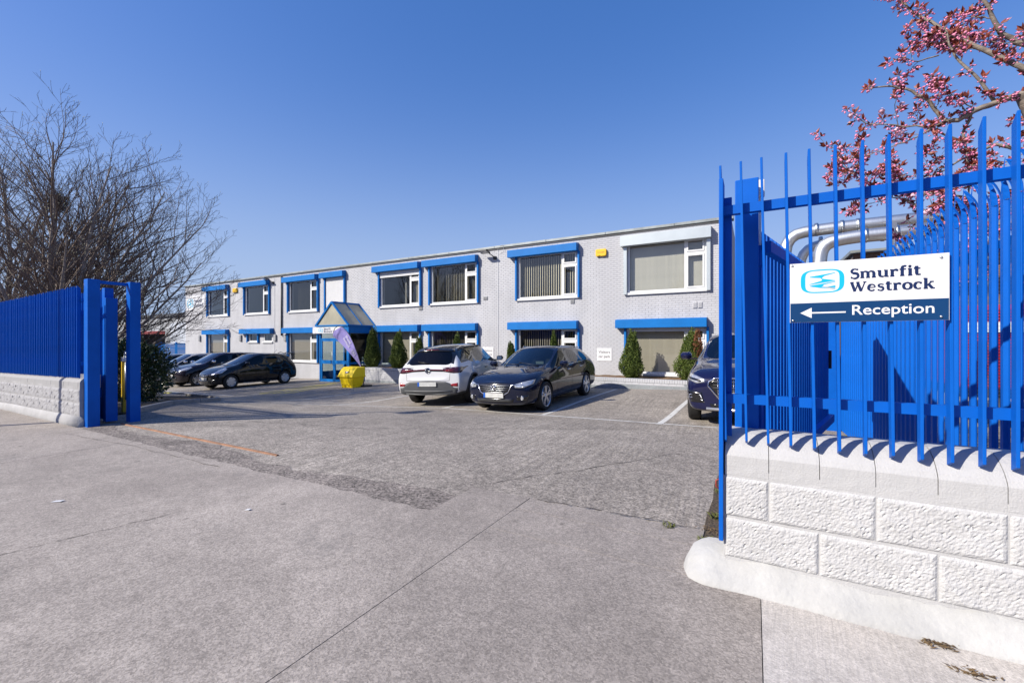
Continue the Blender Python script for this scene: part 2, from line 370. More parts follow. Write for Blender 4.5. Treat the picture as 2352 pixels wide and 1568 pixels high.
# ================================================================ BOUNDARY WALLS
def split_block(w, h, d, res, amp, seed):
    """rock-faced block, front towards -y, corner at origin; a flat margin runs round the broken face"""
    rnd = random.Random(seed); nx_ = max(4, int(w/res)); nz_ = max(3, int(h/res)); v = []; f = []
    ph = [(rnd.uniform(4, 30), rnd.uniform(4, 30), rnd.uniform(0, 6), rnd.uniform(.3, 1)) for _ in range(10)]
    for j in range(nz_+1):
        for i in range(nx_+1):
            x = w*i/nx_; z = h*j/nz_; e = min(x, w-x, z, h-z)
            k = min(1, e/.012); q = sum(a[3]*sin(x*a[0]*2+z*a[1]*2+a[2]) for a in ph)/5.5
            v.append((x, -(.006+k*(.008+amp*(.9*q+rnd.uniform(-.34, .34)-(1.6 if rnd.random() < .02 else 0)))), z))
    f = [(j*(nx_+1)+i, j*(nx_+1)+i+1, (j+1)*(nx_+1)+i+1, (j+1)*(nx_+1)+i) for j in range(nz_) for i in range(nx_)]
    k = len(v); v += [(0, d, 0), (w, d, 0), (w, d, h), (0, d, h)]
    bl, br, tr, tl = 0, nx_, nz_*(nx_+1)+nx_, nz_*(nx_+1)
    f += [tuple([k+1]+[i for i in range(nx_, -1, -1)][::1]+[k]) if False else (k, k+1, br, bl), (tl, tr, k+2, k+3), (bl, tl, k+3, k), (br, k+1, k+2, tr)]
    return mesh('block', v, f, False)
def coping_block(w, n=6):
    """coping with a rounded shoulder, front towards -y, corner at origin, .23 high"""
    prof = [(.0, 0), (.0, .105), (.012, .130), (.035, .160), (.07, .19), (.11, .212), (.15, .222), (.26, .222), (.26, 0)]
    b = MB(); b.prism(prof, 'x', .0016, w-.0016)
    me = b.mesh('coping'); bm = bmesh.new(); bm.from_mesh(me); bmesh.ops.recalc_face_normals(bm, faces=bm.faces[:]); bm.to_mesh(me); bm.free(); return me
WY = 2.66
def wall(xa, xb, dz, label, near):
    r = root('boundary_wall', ((xa+xb)/2, WY, gz((xa+xb)/2, WY)), label, 'wall')
    mp, mc, mf = (WPAINT, WSMOOTH, WCEM) if near else (GPAINT, GCOP, mat('aged_footing_paint', (.44, .44, .45), .85, var=.15, vs=3, bump=.5, bs=30))
    z_of = lambda x: dz(x)
    # mortar core behind the blocks
    v = []; 
    for x in (xa+.004, xb-.004): v += [(x, WY-.0045, -.05+z_of(x)), (x, WY+.21, -.05+z_of(x)), (x, WY+.21, .70+z_of(x)), (x, WY-.0045, .70+z_of(x))]
    put('mortar', mesh('core', v, [(0, 1, 2, 3), (7, 6, 5, 4), (0, 4, 5, 1), (1, 5, 6, 2), (2, 6, 7, 3), (3, 7, 4, 0)]), mc, r)
    lib = {}
    def blk(x, z, w):
        key = (round(w, 3), random.randrange(5) if not near else random.random())
        if key not in lib: lib[key] = split_block(w-.007, .211, .2, .0085 if near else .035, .0048 if near else .011, random.random())
        put('block', lib[key], mp, r, (x+.0035, WY, z+.003+z_of(x+w/2)))
    for row, (z, off) in enumerate(((.44, .07 if near else .0), (.215, .289 if near else .22))):
        x = xa; nxt = off if near else xa+.45-off
        while x < xb-.02:
            e = min(nxt, xb); blk(x, z, e-x); x = e; nxt = e+.443
    cl = {}
    x = xa; nxt = .07 if near else xa+.22
    while x < xb-.02:
        e = min(nxt, xb); w = round(e-x, 3)
        if w not in cl: cl[w] = coping_block(w)
        put('coping_block', cl[w], mc, r, (x, WY-.004+random.uniform(-.002, .002), .668+z_of(x+w/2)+random.uniform(-.002, .002))); x = e; nxt = e+.221
    # painted footing with a rounded nose
    b = MB(); n = 40 if near else 14; xl = xa-(.22 if near else 0.)
    prof = [(WY+.2, -.1), (WY-.035, -.1), (WY-.037, .10), (WY-.028, .16), (WY-.012, .20), (WY+.0, .212), (WY+.2, .216)] if not near else [(WY+.2, -.1), (WY-.118, -.1), (WY-.122, .075), (WY-.108, .105), (WY-.065, .142), (WY-.02, .178), (WY+.0, .206), (WY+.2, .216)]
    vs_ = []; fs_ = []; m_ = len(prof)
    if near: n = 90
    for i in range(n+1):
        x = xl+(xb-xl)*i/n; t = min(1, max(0, (x-xl)/.16)) if near else 1.; sh = sqrt(1-(1-t)**2) if t < 1 else 1.
        for py, pz in prof:
            hh = pz if pz < 0 else (pz*(.46+.54*sh)+random.uniform(-.003, .003)+.006*sin(x*9+py*31)+.004*sin(x*23))
            yy = WY+.07+(py-WY-.07)*(.45+.55*sh) if near else py
            vs_.append((x, yy+random.uniform(-.003, .003)+.006*sin(x*7+pz*20), hh+z_of(x)))
    fs_ = [(i*m_+j, (i+1)*m_+j, (i+1)*m_+j+1, i*m_+j+1) for i in range(n) for j in range(m_-1)]+[tuple(range(m_)), tuple(n*m_+j for j in range(m_-1, -1, -1))]
    put('footing', mesh('footing', vs_, fs_, True), mf, r)
    if near:                                        # rendered return face at the gate end
        bx(xa-.006, xa+.003, WY+.0, WY+.21, .10, .66).put('end_face', WSMOOTH, r)
    return r
wall(-.14, 3.28, lambda x: 0., 'white painted block wall carrying the blue railing with the reception sign', True)
wall(-19.9, -9.66, lambda x: -.05+.016*(x+9.66), 'grey-white block wall under the long blue railing, left of the gateway', False)
# ================================================================ RAILINGS
def blade(h, t=.012, d=.048, cut=.045):
    """edge-on flat bar: t wide along the railing, d deep, slanted tips"""
    b = MB(); b.prism([(0, 0), (0, h), (d, h-cut), (d, -.022)], 'x', -t/2, t/2)
    me = b.mesh('blade'); bm = bmesh.new(); bm.from_mesh(me); bmesh.ops.recalc_face_normals(bm, faces=bm.faces[:])
    bmesh.ops.bevel(bm, geom=bm.edges[:], offset=.0015, segments=1, affect='EDGES'); bm.to_mesh(me); bm.free(); return me
def railing(xa, xb, dz, label, lean=None):
    r = root('railing', ((xa+xb)/2, 2.69, .9+dz((xa+xb)/2)), label, 'railing'); me = blade(1.52)
    for z in (1.056, 2.112):
        v = []
        for x in (xa-.02, xb): v += [(x, 2.692, z+dz(x)), (x, 2.734, z+dz(x)), (x, 2.734, z+.05+dz(x)), (x, 2.692, z+.05+dz(x))]
        put('rail', mesh('rail', v, [(0, 1, 2, 3), (7, 6, 5, 4), (0, 4, 5, 1), (1, 5, 6, 2), (2, 6, 7, 3), (3, 7, 4, 0)]), BLUE, r)
    x = xa; i = 0
    while x < xb:
        o = put('blade', me, BLUE, None, (x, 2.643, .860+dz(x)+random.uniform(-.004, .004)))
        o.rotation_euler = (random.uniform(-.003, .003), (lean(x) if lean else 0)+random.uniform(-.003, .003), random.uniform(-.02, .02)); attach(o, r)
        x += .1014; i += 1
    return r
rr = railing(-.135, 3.28, lambda x: 0., 'bright blue steel railing holding the white reception sign', lambda x: -.020*max(0, 1-max(0, x)/.9))
bx(-.168, -.146, 2.63, 2.76, .30, 2.30).put('end_plate', BLUE, rr, bevel=.003)
bx(-.146, -.108, 2.735, 2.755, .12, 2.22).put('end_stile', BLUE, rr, bevel=.002)
MB().tube([(-.17, 2.70, .62), (-.186, 2.70, .61), (-.186, 2.70, .575), (-.17, 2.70, .565)], .005, 8).put('hasp', mat('red_oxide_hasp', (.30, .05, .03), .6), rr, True)
railing(-19.8, -9.72, lambda x: -.05+.016*(x+9.66), 'long blue steel railing along the left wall, seen nearly edge on')
# ---------------------------------------------------------------- left gate guide and parked sliding leaf
g = root('gate_portal', (-9.55, 3.05, gz(-9.5, 3)), 'pair of tall blue square gate posts joined by a bar at the top', 'gate posts')
bx(-9.665, -9.50, 2.705, 2.862, -.03, 2.43).put('post', BLUE, g, bevel=.006)
bx(-9.665, -9.50, 3.255, 3.405, -.05, 2.44).put('post', BLUE, g, bevel=.006)
bx(-9.66, -9.60, 2.862, 3.255, 2.375, 2.425).put('top_bar', BLUE, g, bevel=.003)
s = root('sliding_gate', (-11.8, 3.05, 0), 'blue sliding gate leaf parked behind the left wall, between two gate posts', 'gate')
bx(-9.80, -9.69, 2.99, 3.15, .02, 2.15).put('end_stile', BLUE, s, bevel=.004)
bx(-9.92, -9.802, 3.01, 3.13, .05, 2.33).put('stile', BLUE, s, bevel=.004)
bx(-14.6, -9.93, 3.02, 3.12, .05, .42).put('bottom_beam', BLUE, s)
for z in (.62, 1.86): bx(-14.6, -9.93, 3.075, 3.12, z, z+.11).put('rail', BLUE, s)
me = blade(2.05)
for i in range(46): put('blade', me, BLUE, s, (-10.0-i*.1, 3.022, .26))
for i in range(2): MB().lathe([(.0, -.02), (.06, -.02), (.06, .02), (0, .02)], 16, (-10.3-i*3.6, 3.07, .06), 'y').put('roller', STEEL, s, True)
tr = MB(); tr.prism([(3.085, 0), (3.098, .022), (3.112, .022), (3.125, 0)], 'x', 0, 1); 
v = []; k = 40
for i in range(k+1):
    x = -9.4+4.42*i/k; v += [(x, 3.083, gz(x, 3.08)-.004), (x, 3.096, gz(x, 3.1)+.016), (x, 3.114, gz(x, 3.1)+.016), (x, 3.127, gz(x, 3.12)-.004)]
f = [(4*i+j, 4*i+4+j, 4*i+5+j, 4*i+1+j) for i in range(k) for j in range(3)]+[(0, 1, 2, 3), (4*k+3, 4*k+2, 4*k+1, 4*k)]
tag(put('gate_track', mesh('track', v, f), mat('rusty_track', (.29, .145, .08), .8, var=.45, vs=5, bump=.5, bs=80)), 'rusty orange gate rail lying across the gateway', 'gate track')
# yellow folding post with padlock behind the gate
yp = root('barrier_post', (-10.9, 3.65, gz(-10.9, 3.65)), 'yellow steel post with grey padlock behind the blue gate posts', 'post')
bx(-10.95, -10.86, 3.61, 3.69, -.05, 1.0).put('post', mat('yellow_paint', (.62, .40, .01), .45, var=.1), yp, bevel=.006)
bx(-10.93, -10.80, 3.60, 3.70, 1.0, 1.09).put('lock_body', STEEL, yp, bevel=.01)
MB().tube([(-10.91, 3.65, 1.08), (-10.91, 3.65, 1.16), (-10.885, 3.65, 1.2), (-10.85, 3.65, 1.2), (-10.825, 3.65, 1.16), (-10.825, 3.65, 1.08)], .012, 8).put('shackle', STEEL, yp, True)
MB().tube([(-10.80, 3.64, .25), (-10.80, 3.64, .99)], .022, 10).put('hinge_bar', STEEL, yp, True)
# ---------------------------------------------------------------- right gate: post, open leaf, palisade
gp = root('gate_post', (-.04, 2.98, .05), 'wide blue box post standing just behind the end of the right railing', 'post')
bx(-.098, .026, 2.90, 3.05, .0, 2.365).put('shaft', BLUE, gp, bevel=.005)
for z in (.75, 1.85): bx(.026, .06, 2.95, 3.0, z, z+.09).put('hinge', BLUE, gp, bevel=.003)
MB().tube([(.035, 3.09, 2.0), (.035, 3.09, 2.35)], .007, 6).put('lamp_stem', UPVC, gp); bx(.018, .06, 3.06, 3.12, 2.30, 2.40).put('sensor', UPVC, gp, bevel=.006)
lf = root('gate_leaf', (.05, 3.1, .5), 'open blue gate leaf of close upright bars running back from the post', 'gate', rotz=-atan2(.239, .971))
Lx = Vector((.239, .971, 0)).normalized(); Ln = Vector((.971, -.239, 0)); O = Vector((.045, 3.09, 0))
def leafbox(t0, t1, n0, n1, z0, z1, name, m=None):
    b = MB(); P = lambda t, n_, z: tuple(O+Lx*t+Ln*n_+Vector((0, 0, z)))
    b.v = [P(t0, n0, z0), P(t1, n0, z0), P(t1, n1, z0), P(t0, n1, z0), P(t0, n0, z1), P(t1, n0, z1), P(t1, n1, z1), P(t0, n1, z1)]
    b.f = [(0, 3, 2, 1), (4, 5, 6, 7), (0, 1, 5, 4), (1, 2, 6, 5), (2, 3, 7, 6), (3, 0, 4, 7)]
    return b.put(name, m or BLUE, lf, bevel=.002)
leafbox(0, 2.85, .0, .05, 1.95, 2.02, 'rail'); leafbox(0, 2.85, .0, .05, .52, .60, 'bottom_rail'); leafbox(.0, .06, -.055, -.003, .5, 2.02, 'stile'); leafbox(2.79, 2.85, -.055, -.003, .5, 2.02, 'stile')
leafbox(2.85, 2.90, -.06, .02, 1.1, 1.3, 'lock_case', BLACKP)
me = blade(1.60, .012, .05)
for i in range(27):
    p = O+Lx*(.1+.1*i)-Ln*.052
    o = put('blade', me, BLUE, None, (p.x, p.y, .53)); o.rotation_euler = (0, 0, atan2(Ln.y, Ln.x)-pi/2+pi*0); attach(o, lf)
pf = root('palisade_fence', (1.27, 5.9, 0), 'blue palisade fence with splayed curved points, running back from the wall', 'fence')
def pale():
    """W-section pale with a three-pointed top: the outer points bend out"""
    b = MB(); w = [(-.046, .0), (-.030, .0), (-.016, -.016), (.016, -.016), (.030, .0), (.046, .0)]
    v = []; z0, z1 = 0., 2.12; k = len(w)
    for z in (z0, z1): v += [(q, p, z) for p, q in w]
    f = [(i, i+1, k+i+1, k+i) for i in range(k-1)]
    def point(pr, bend, hh):
        m = len(v); n = 5; a, c = pr
        for i in range(n+1):
            t = i/n; cx = a[0]+(c[0]-a[0])*.5; wd = (1-t*.96); off = bend*t*t*.16; zz = z1+hh*t-abs(bend)*.05*t*t
            for e in (a, c): v.append((e[1]-off, cx+(e[0]-cx)*wd, zz))
        for i in range(n): f.append((m+2*i, m+2*i+1, m+2*i+3, m+2*i+2))
    point((w[0], w[2]), .30, .20); point((w[3], w[5]), .42, .18); point((w[2], w[3]), -.08, .25)
    bb = MB(); bb.v = v; bb.f = f
    me = bb.mesh('pale'); bm = bmesh.new(); bm.from_mesh(me); bmesh.ops.solidify(bm, geom=bm.faces[:], thickness=.003); bm.to_mesh(me); bm.free(); return me
me = pale(); i = 0; y = 2.98
while y < 8.8:
    put('pale', me, BLUE, pf, (1.262, y, gz(1.2, y)+.02)); y += .138
for z in (.35, 1.95): bx(1.268, 1.32, 2.95, 8.85, z, z+.05).put('rail', BLUE, pf)
for y in (2.95, 5.7, 8.85): bx(1.275, 1.36, y, y+.1, -.1, 2.25).put('post', BLUE, pf, bevel=.003)
ep = root('end_post', (1.16, 8.82, 0), 'blue square post with a latch at the far end of the palisade', 'post')
bx(1.05, 1.22, 8.72, 8.88, -.1, 2.1).put('shaft', BLUE, ep, bevel=.005); bx(1.0, 1.05, 8.74, 8.8, .95, 1.05).put('latch', BLACKP, ep)
# ================================================================ RECEPTION SIGN
SX0, SX1, SZ0, SZ1, SY = .163, .762, 1.496, 1.797, 2.628
SIGNW = mat('sign_white', (.84, .84, .86), .25, var=.01); NAVY = mat('sign_navy', (.006, .05, .16), .3, var=.06, vs=3); NAVY_T = mat('letter_navy', (.010, .025, .10), .35); CYAN = mat('logo_cyan', (.01, .50, .80), .3)
TW = mat('letter_white', (.86, .86, .88), .4)
def arc(cx, cy, rx, ry, a0, a1, n=10): return [(cx+rx*cos(radians(a0+(a1-a0)*i/n)), cy+ry*sin(radians(a0+(a1-a0)*i/n))) for i in range(n+1)]
def stroke(pts, w):
    """flat polyline of width w (number or per-point list) in XY"""
    n = len(pts); w = w if hasattr(w, '__len__') else [w]*n; v = []
    for i in range(n):
        a = Vector(pts[max(i-1, 0)]); b = Vector(pts[min(i+1, n-1)]); d = (b-a).normalized(); nn = Vector((-d.y, d.x))*1.42
        v += [tuple(Vector(pts[i])+nn*w[i]/2)+(0,), tuple(Vector(pts[i])-nn*w[i]/2)+(0,)]
    return v, [(2*i, 2*i+1, 2*i+3, 2*i+2) for i in range(n-1)]
T, TH, SF = .13, .055, .06          # stem, hairline, serif
def stem(x, y0, y1, s0=1, s1=1, w=T):
    r = [([(x, y0), (x, y1)], w)]
    if s0: r.append(([(x-w/2-.055, y0+SF/2), (x+w/2+.055, y0+SF/2)], SF))
    if s1: r.append(([(x-w/2-.06, y1-SF/2), (x, y1-SF/2)], SF) if s1 == 1 else ([(x-w/2-.055, y1-SF/2), (x+w/2+.055, y1-SF/2)], SF))
    return r
XH = .52; CH = .74
def sw(n, a, b): return [a+(b-a)*sin(pi*i/(n-1)) for i in range(n)]
GL = {
 'S': (.58, [(arc(.28, .555, .185, .155, 35, 270, 14)[::1]+arc(.28, .20, .21, .20, 90, -145, 14), [.06]+[.075]*4+[.11]*8+[.14]*6+[.11]*8+[.07]*3), ([(.455, .60), (.455, .735)], .05), ([(.075, .0), (.075, .16)], .05)]),
 'm': (.98, stem(.13, 0, XH)+[(arc(.30, .34, .155, .145, 165, 0, 8), [.06]*3+[.09]*3+[.12]*3)]+stem(.46, 0, .36, 1, 0)+[(arc(.64, .34, .155, .145, 165, 0, 8), [.06]*3+[.09]*3+[.12]*3)]+stem(.80, 0, .36, 1, 0)),
 'u': (.68, stem(.13, .17, XH, 0, 1)+[(arc(.30, .175, .165, .14, 180, 330, 8), [.12]*3+[.09]*3+[.05]*3)]+stem(.50, 0, XH, 0, 1)+[([(.5, SF/2), (.64, SF/2)], SF)]),
 'r': (.50, stem(.14, 0, XH)+[(arc(.33, .33, .18, .145, 170, 65, 8), [.06]*3+[.09]*3+[.11]*3), ([(.415, .37), (.415, .51)], .08)]),
 'f': (.42, stem(.17, 0, .60, 2, 0)+[(arc(.31, .59, .14, .125, 180, 55, 8), [.12]*4+[.09]*5), ([(.02, XH-.03), (.38, XH-.03)], SF)]),
 'i': (.32, stem(.16, 0, XH)+[(arc(.15, .665, .036, .036, 0, 340, 10), .085)]),
 't': (.42, [([(.17, .66), (.17, .14)], T), (arc(.29, .15, .12, .115, 180, 320, 8), [.12]*4+[.07]*5), ([(.02, XH-.03), (.37, XH-.03)], SF), ([(.125, .60), (.06, .49)], .07)]),
 'W': (1.02, [([(.10, .70), (.30, .02)], .13), ([(.30, .02), (.50, .68)], .06), ([(.46, .70), (.68, .02)], .13), ([(.68, .02), (.90, .70)], .06), ([(.0, .71), (.23, .71)], SF), ([(.38, .71), (.58, .71)], SF), ([(.80, .71), (1.0, .71)], SF)]),
 'e': (.56, [(arc(.28, .26, .20, .235, 5, 320, 20), [.06]*3+[.07]*4+[.12]*7+[.08]*7), ([(.10, .275), (.47, .275)], TH)]),
 's': (.47, [(arc(.23, .385, .13, .105, 45, 270, 10)+arc(.23, .145, .15, .135, 90, -150, 10), [.05]+[.065]*3+[.09]*6+[.11]*4+[.09]*5+[.06]*3), ([(.36, .40), (.36, .515)], .045), ([(.075, .005), (.075, .13)], .045)]),
 'o': (.60, [(arc(.30, .26, .215, .235, 0, 360, 24), [.125 if abs(cos(2*pi*i/24)) > .6 else .075 for i in range(25)])]),
 'c': (.52, [(arc(.29, .26, .205, .235, 55, 312, 18), [.07]*5+[.12]*8+[.07]*6), ([(.42, .37), (.42, .50)], .085)]),
 'k': (.66, stem(.15, 0, .76)+[([(.20, .22), (.46, .49)], TH), ([(.30, .32), (.50, .03)], .12), ([(.36, XH-.03), (.58, XH-.03)], SF), ([(.42, SF/2), (.64, SF/2)], SF)]),
}
def serif_word(word, track=.02):
    v = []; f = []; x = 0; z = 0
    for ch in word:
        adv, st = GL[ch]
        for pts, w in st:
            if hasattr(w, '__len__') and len(w) != len(pts): w = (list(w)+[w[-1]]*len(pts))[:len(pts)]
            a, b = stroke(pts, w); k = len(v); z += 1
            v += [(p[0]+x, p[1], z*.00004) for p in a]; f += [tuple(i+k for i in q) for q in b]
        x += adv+track
    return mesh('word', v, f), x
def logo(name, org, ux, uz, w, h, m, parent, off=.0006):
    """rounded band, thick at the sides, with the zigzag mark inside"""
    def sup(a, b, n, e): return [(a*math.copysign(abs(cos(t))**(2/e), cos(t)), b*math.copysign(abs(sin(t))**(2/e), sin(t))) for t in [2*pi*i/n for i in range(n)]]
    n = 72; o = sup(w/2, h/2, n, 3.4); q = sup(w*.39, h*.445, n, 4.5); v = [(p[0], p[1], 0) for p in o]+[(p[0], p[1], 0) for p in q]
    f = [(i, (i+1) % n, n+(i+1) % n, n+i) for i in range(n)]
    put(name, place_flat(mesh('ring', v, f), org, ux, uz, off=off), m, parent)
    a, b = w/2, h/2
    polys = [[(-.58, .42), (.60, .68), (.60, .63), (.10, .43), (-.02, .26), (.04, .20), (.60, .02), (.60, -.02), (-.60, -.26), (-.60, -.22), (-.05, .03), (.00, .10), (-.08, .27), (-.58, .36)],
             [(-.60, -.34), (.60, -.08), (.60, -.12), (.08, -.30), (.02, -.42), (.60, -.66), (.60, -.62), (.10, -.48)],
             [(-.60, -.40), (.0, -.33), (-.02, -.50), (.60, -.74), (.60, -.70), (-.1, -.56)], [(.22, -.50), (.60, -.40), (.60, -.58)]]
    for i, pl in enumerate(polys):
        put(name, place_flat(mesh('mark', [(p[0]*a, p[1]*b, 0) for p in pl], [tuple(range(len(pl)))]), org, ux, uz, off=off+.0001*(i+1)), m, parent)
sg = root('sign_board', ((SX0+SX1)/2, SY, SZ0), 'white and navy reception sign with a cyan logo and arrow, bolted to the railing', 'sign')
bx(SX0, SX1, SY, SY+.004, SZ0, SZ1).put('panel', SIGNW, sg)
zb = SZ0+.098
bx(SX0+.002, SX1-.002, SY-.0012, SY, SZ0+.001, zb).put('navy_band', NAVY, sg)
logo('logo', (SX0+.135, SY, SZ0+.205), (1, 0, 0), (0, 0, 1), .178, .118, CYAN, sg)
for wd, z0, x1 in (('Smurfit', SZ0+.2086, .260), ('Westrock', SZ0+.1445, .307)):
    me, wl = serif_word(wd); put('lettering', place_flat(me, (SX0+.246, SY, z0), (1, 0, 0), (0, 0, 1), x1/wl, .064, off=.0005), NAVY_T, sg)
me = text_mesh('Reception', .078, .0007); x1 = max(q.co.x for q in me.vertices)
put('lettering', place_flat(me, (SX0+.249, SY-.0012, SZ0+.034), (1, 0, 0), (0, 0, 1), .300/x1, .86, off=.0005), TW, sg)
put('arrow', place_flat(mesh('arrow', [(0, 0, 0), (.048, -.026, 0), (.048, -.0035, 0), (.185, -.0035, 0), (.185, .0035, 0), (.048, .0035, 0), (.048, .026, 0)], [(0, 1, 2, 3, 4, 5, 6)]), (SX0+.044, SY-.0012, SZ0+.048), (1, 0, 0), (0, 0, 1), off=.0005), TW, sg)
for x, z in ((SX0+.009, SZ1-.009), (SX1-.028, SZ1-.018), (SX0+.013, SZ0+.011), (SX1-.028, SZ0+.016)):
    MB().lathe([(0, -.006), (.003, -.006), (.0055, -.003), (.0055, .001), (0, .001)], 12, (x, SY-.001, z), 'y').put('bolt', STEEL, sg, True)
# ================================================================ OFFICE BUILDING
F = 15.6; BX0, BX1, BZ0, BZ1 = -36.2, -.62, -1.3, 5.34
BRICK = mat('painted_brick', (.548, .556, .588), .8, var=.13, vs=1.6, stretch=(1, 1, .35), bump=.35, bs=70, bdist=.004, detail=8)
MORT = mat('painted_mortar', (.445, .45, .48), .8, var=.08, vs=2)
PLINTH = mat('grey_plinth_paint', (.30, .33, .35), .8, var=.15, vs=3, bump=.3)
UP = [-32.98, -28.44, -23.86, -16.38, -13.11, -8.48, -3.97]
ZU, ZL = (3.12, 4.90), (.24, 1.92)
OPEN = [(x, x+2.60, *ZU) for x in UP]+[(x, x+2.60, *ZL) for x in UP if x != -28.44]+[(-28.05, -27.0, 1.36, 1.92), (-26.45, -25.55, 1.36, 1.92), (-20.55, -19.05, 3.12, 4.90), (-19.0, -16.98, -.62, 1.85)]
ob = root('office_building', (-18, F, -.5), 'long two-storey pale grey painted brick office block with blue window shutters', 'building')
def cuts(z0, z1):
    r = sorted((a, b) for a, b, c, d in OPEN if c < z1-.01 and d > z0+.01); out = []; x = BX0
    for a, b in r: out.append((x, a)); x = b
    return out+[(x, BX1)]
# wall core with real openings
wb = MB(); zs = sorted({BZ0, BZ1}|{q for o in OPEN for q in o[2:]})
for z0, z1 in zip(zs, zs[1:]):
    for a, b in cuts(z0, z1): wb.box(a, b, F+.006, F+.26, z0, z1)
wb.put('wall', MORT, ob)
def brick_cells(x0, x1, z0, z1, cut, L=.225, H=.075, j=.010):
    n = int(round((z1-z0)/H)); out = []
    for r in range(n):
        za, zb = z0+r*H, z0+(r+1)*H
        for a, b in cut(za, zb):
            k = math.floor((a-x0)/L)-1; off = (L/2 if r % 2 else 0)
            while True:
                p, q = x0+k*L+off, x0+(k+1)*L+off; k += 1
                if p >= b: break
                p, q = max(p, a), min(q, b)
                if q-p > .03: out.append((p+j/2, q-j/2, za+j/2, zb-j/2))
    return out
def bricks_mesh(cells, y, t=.02):
    v = []; f = []; rnd = random.Random(3)
    for x0, x1, z0, z1 in cells:
        k = len(v); yy = y+rnd.uniform(-.0015, .0015); e = .0025
        v += [(x0+e, yy, z0+e), (x1-e, yy, z0+e), (x1-e, yy, z1-e), (x0+e, yy, z1-e), (x0, yy+t, z0), (x1, yy+t, z0), (x1, yy+t, z1), (x0, yy+t, z1)]
        f += [(k, k+1, k+2, k+3), (k+1, k+5, k+6, k+2), (k+3, k+2, k+6, k+7), (k, k+4, k+5, k+1), (k, k+3, k+7, k+4)]
    return mesh('bricks', v, f)
cells = brick_cells(BX0, BX1, -.96, 5.34, cuts)
near = sorted([c for c in cells if -5.75 < c[0] < -4.1 and c[2] > .25], key=lambda c: -c[0]-.1*abs(c[2]-2))[:300]
ns = set(near); put('brickwork', bricks_mesh([c for c in cells if c not in ns], F), BRICK, ob)['kind'] = 'stuff'
lib = {}
for c in near:
    w = round(c[1]-c[0], 3)
    if w not in lib: lib[w] = bricks_mesh([(0, w, 0, .065)], 0.)
    put('brick', lib[w], BRICK, ob, (c[0], F, c[2]))
# body, floors, rooms behind the glass
b = MB(); b.box(BX0, BX0+.25, F+.27, 30, BZ0, BZ1); b.box(BX1-.25, BX1, F+.27, 30, BZ0, BZ1); b.box(BX0+.26, BX1-.26, 29.7, 30, BZ0, BZ1); b.put('side_wall', MORT, ob)
bx(BX0+.01, BX1-.01, F+.1, 30, BZ1-.06, BZ1+.02).put('roof', mat('roof_felt', (.12, .12, .12), .9, var=.2), ob)
b = MB(); b.box(BX0+.26, BX1-.26, F+.27, 29.6, 2.45, 2.98); b.box(BX0+.26, BX1-.26, F+.27, 29.6, -.6, -.05); b.put('floor_slab', INNER, ob)
b = MB(); b.box(BX0+.27, BX1-.27, F+4.4, F+4.5, -.04, BZ1-.07)
for x in (-34, -29.8, -25.2, -21.1, -15, -9.6, -5.2): b.box(x, x+.1, F+.27, F+4.39, -.04, 2.44); b.box(x, x+.1, F+.27, F+4.39, 2.99, BZ1-.07)
b.put('partition', INNER, ob)
COPM = mat('grey_metal_coping', (.30, .33, .335), .5, .3, var=.25, vs=2.5)
x = BX0-.05; me = None
while x < BX1:
    e = min(x+2.42, BX1+.06); bx(x+.004, e-.004, F-.055, F+.30, BZ1+.022, BZ1+.115+random.uniform(-.004, .004)).put('coping', COPM, ob, bevel=.008); x = e
bx(BX0, BX1, F-.022, F-.003, BZ1-.045, BZ1+.020).put('flashing', mat('dark_flashing', (.06, .06, .065), .6), ob)
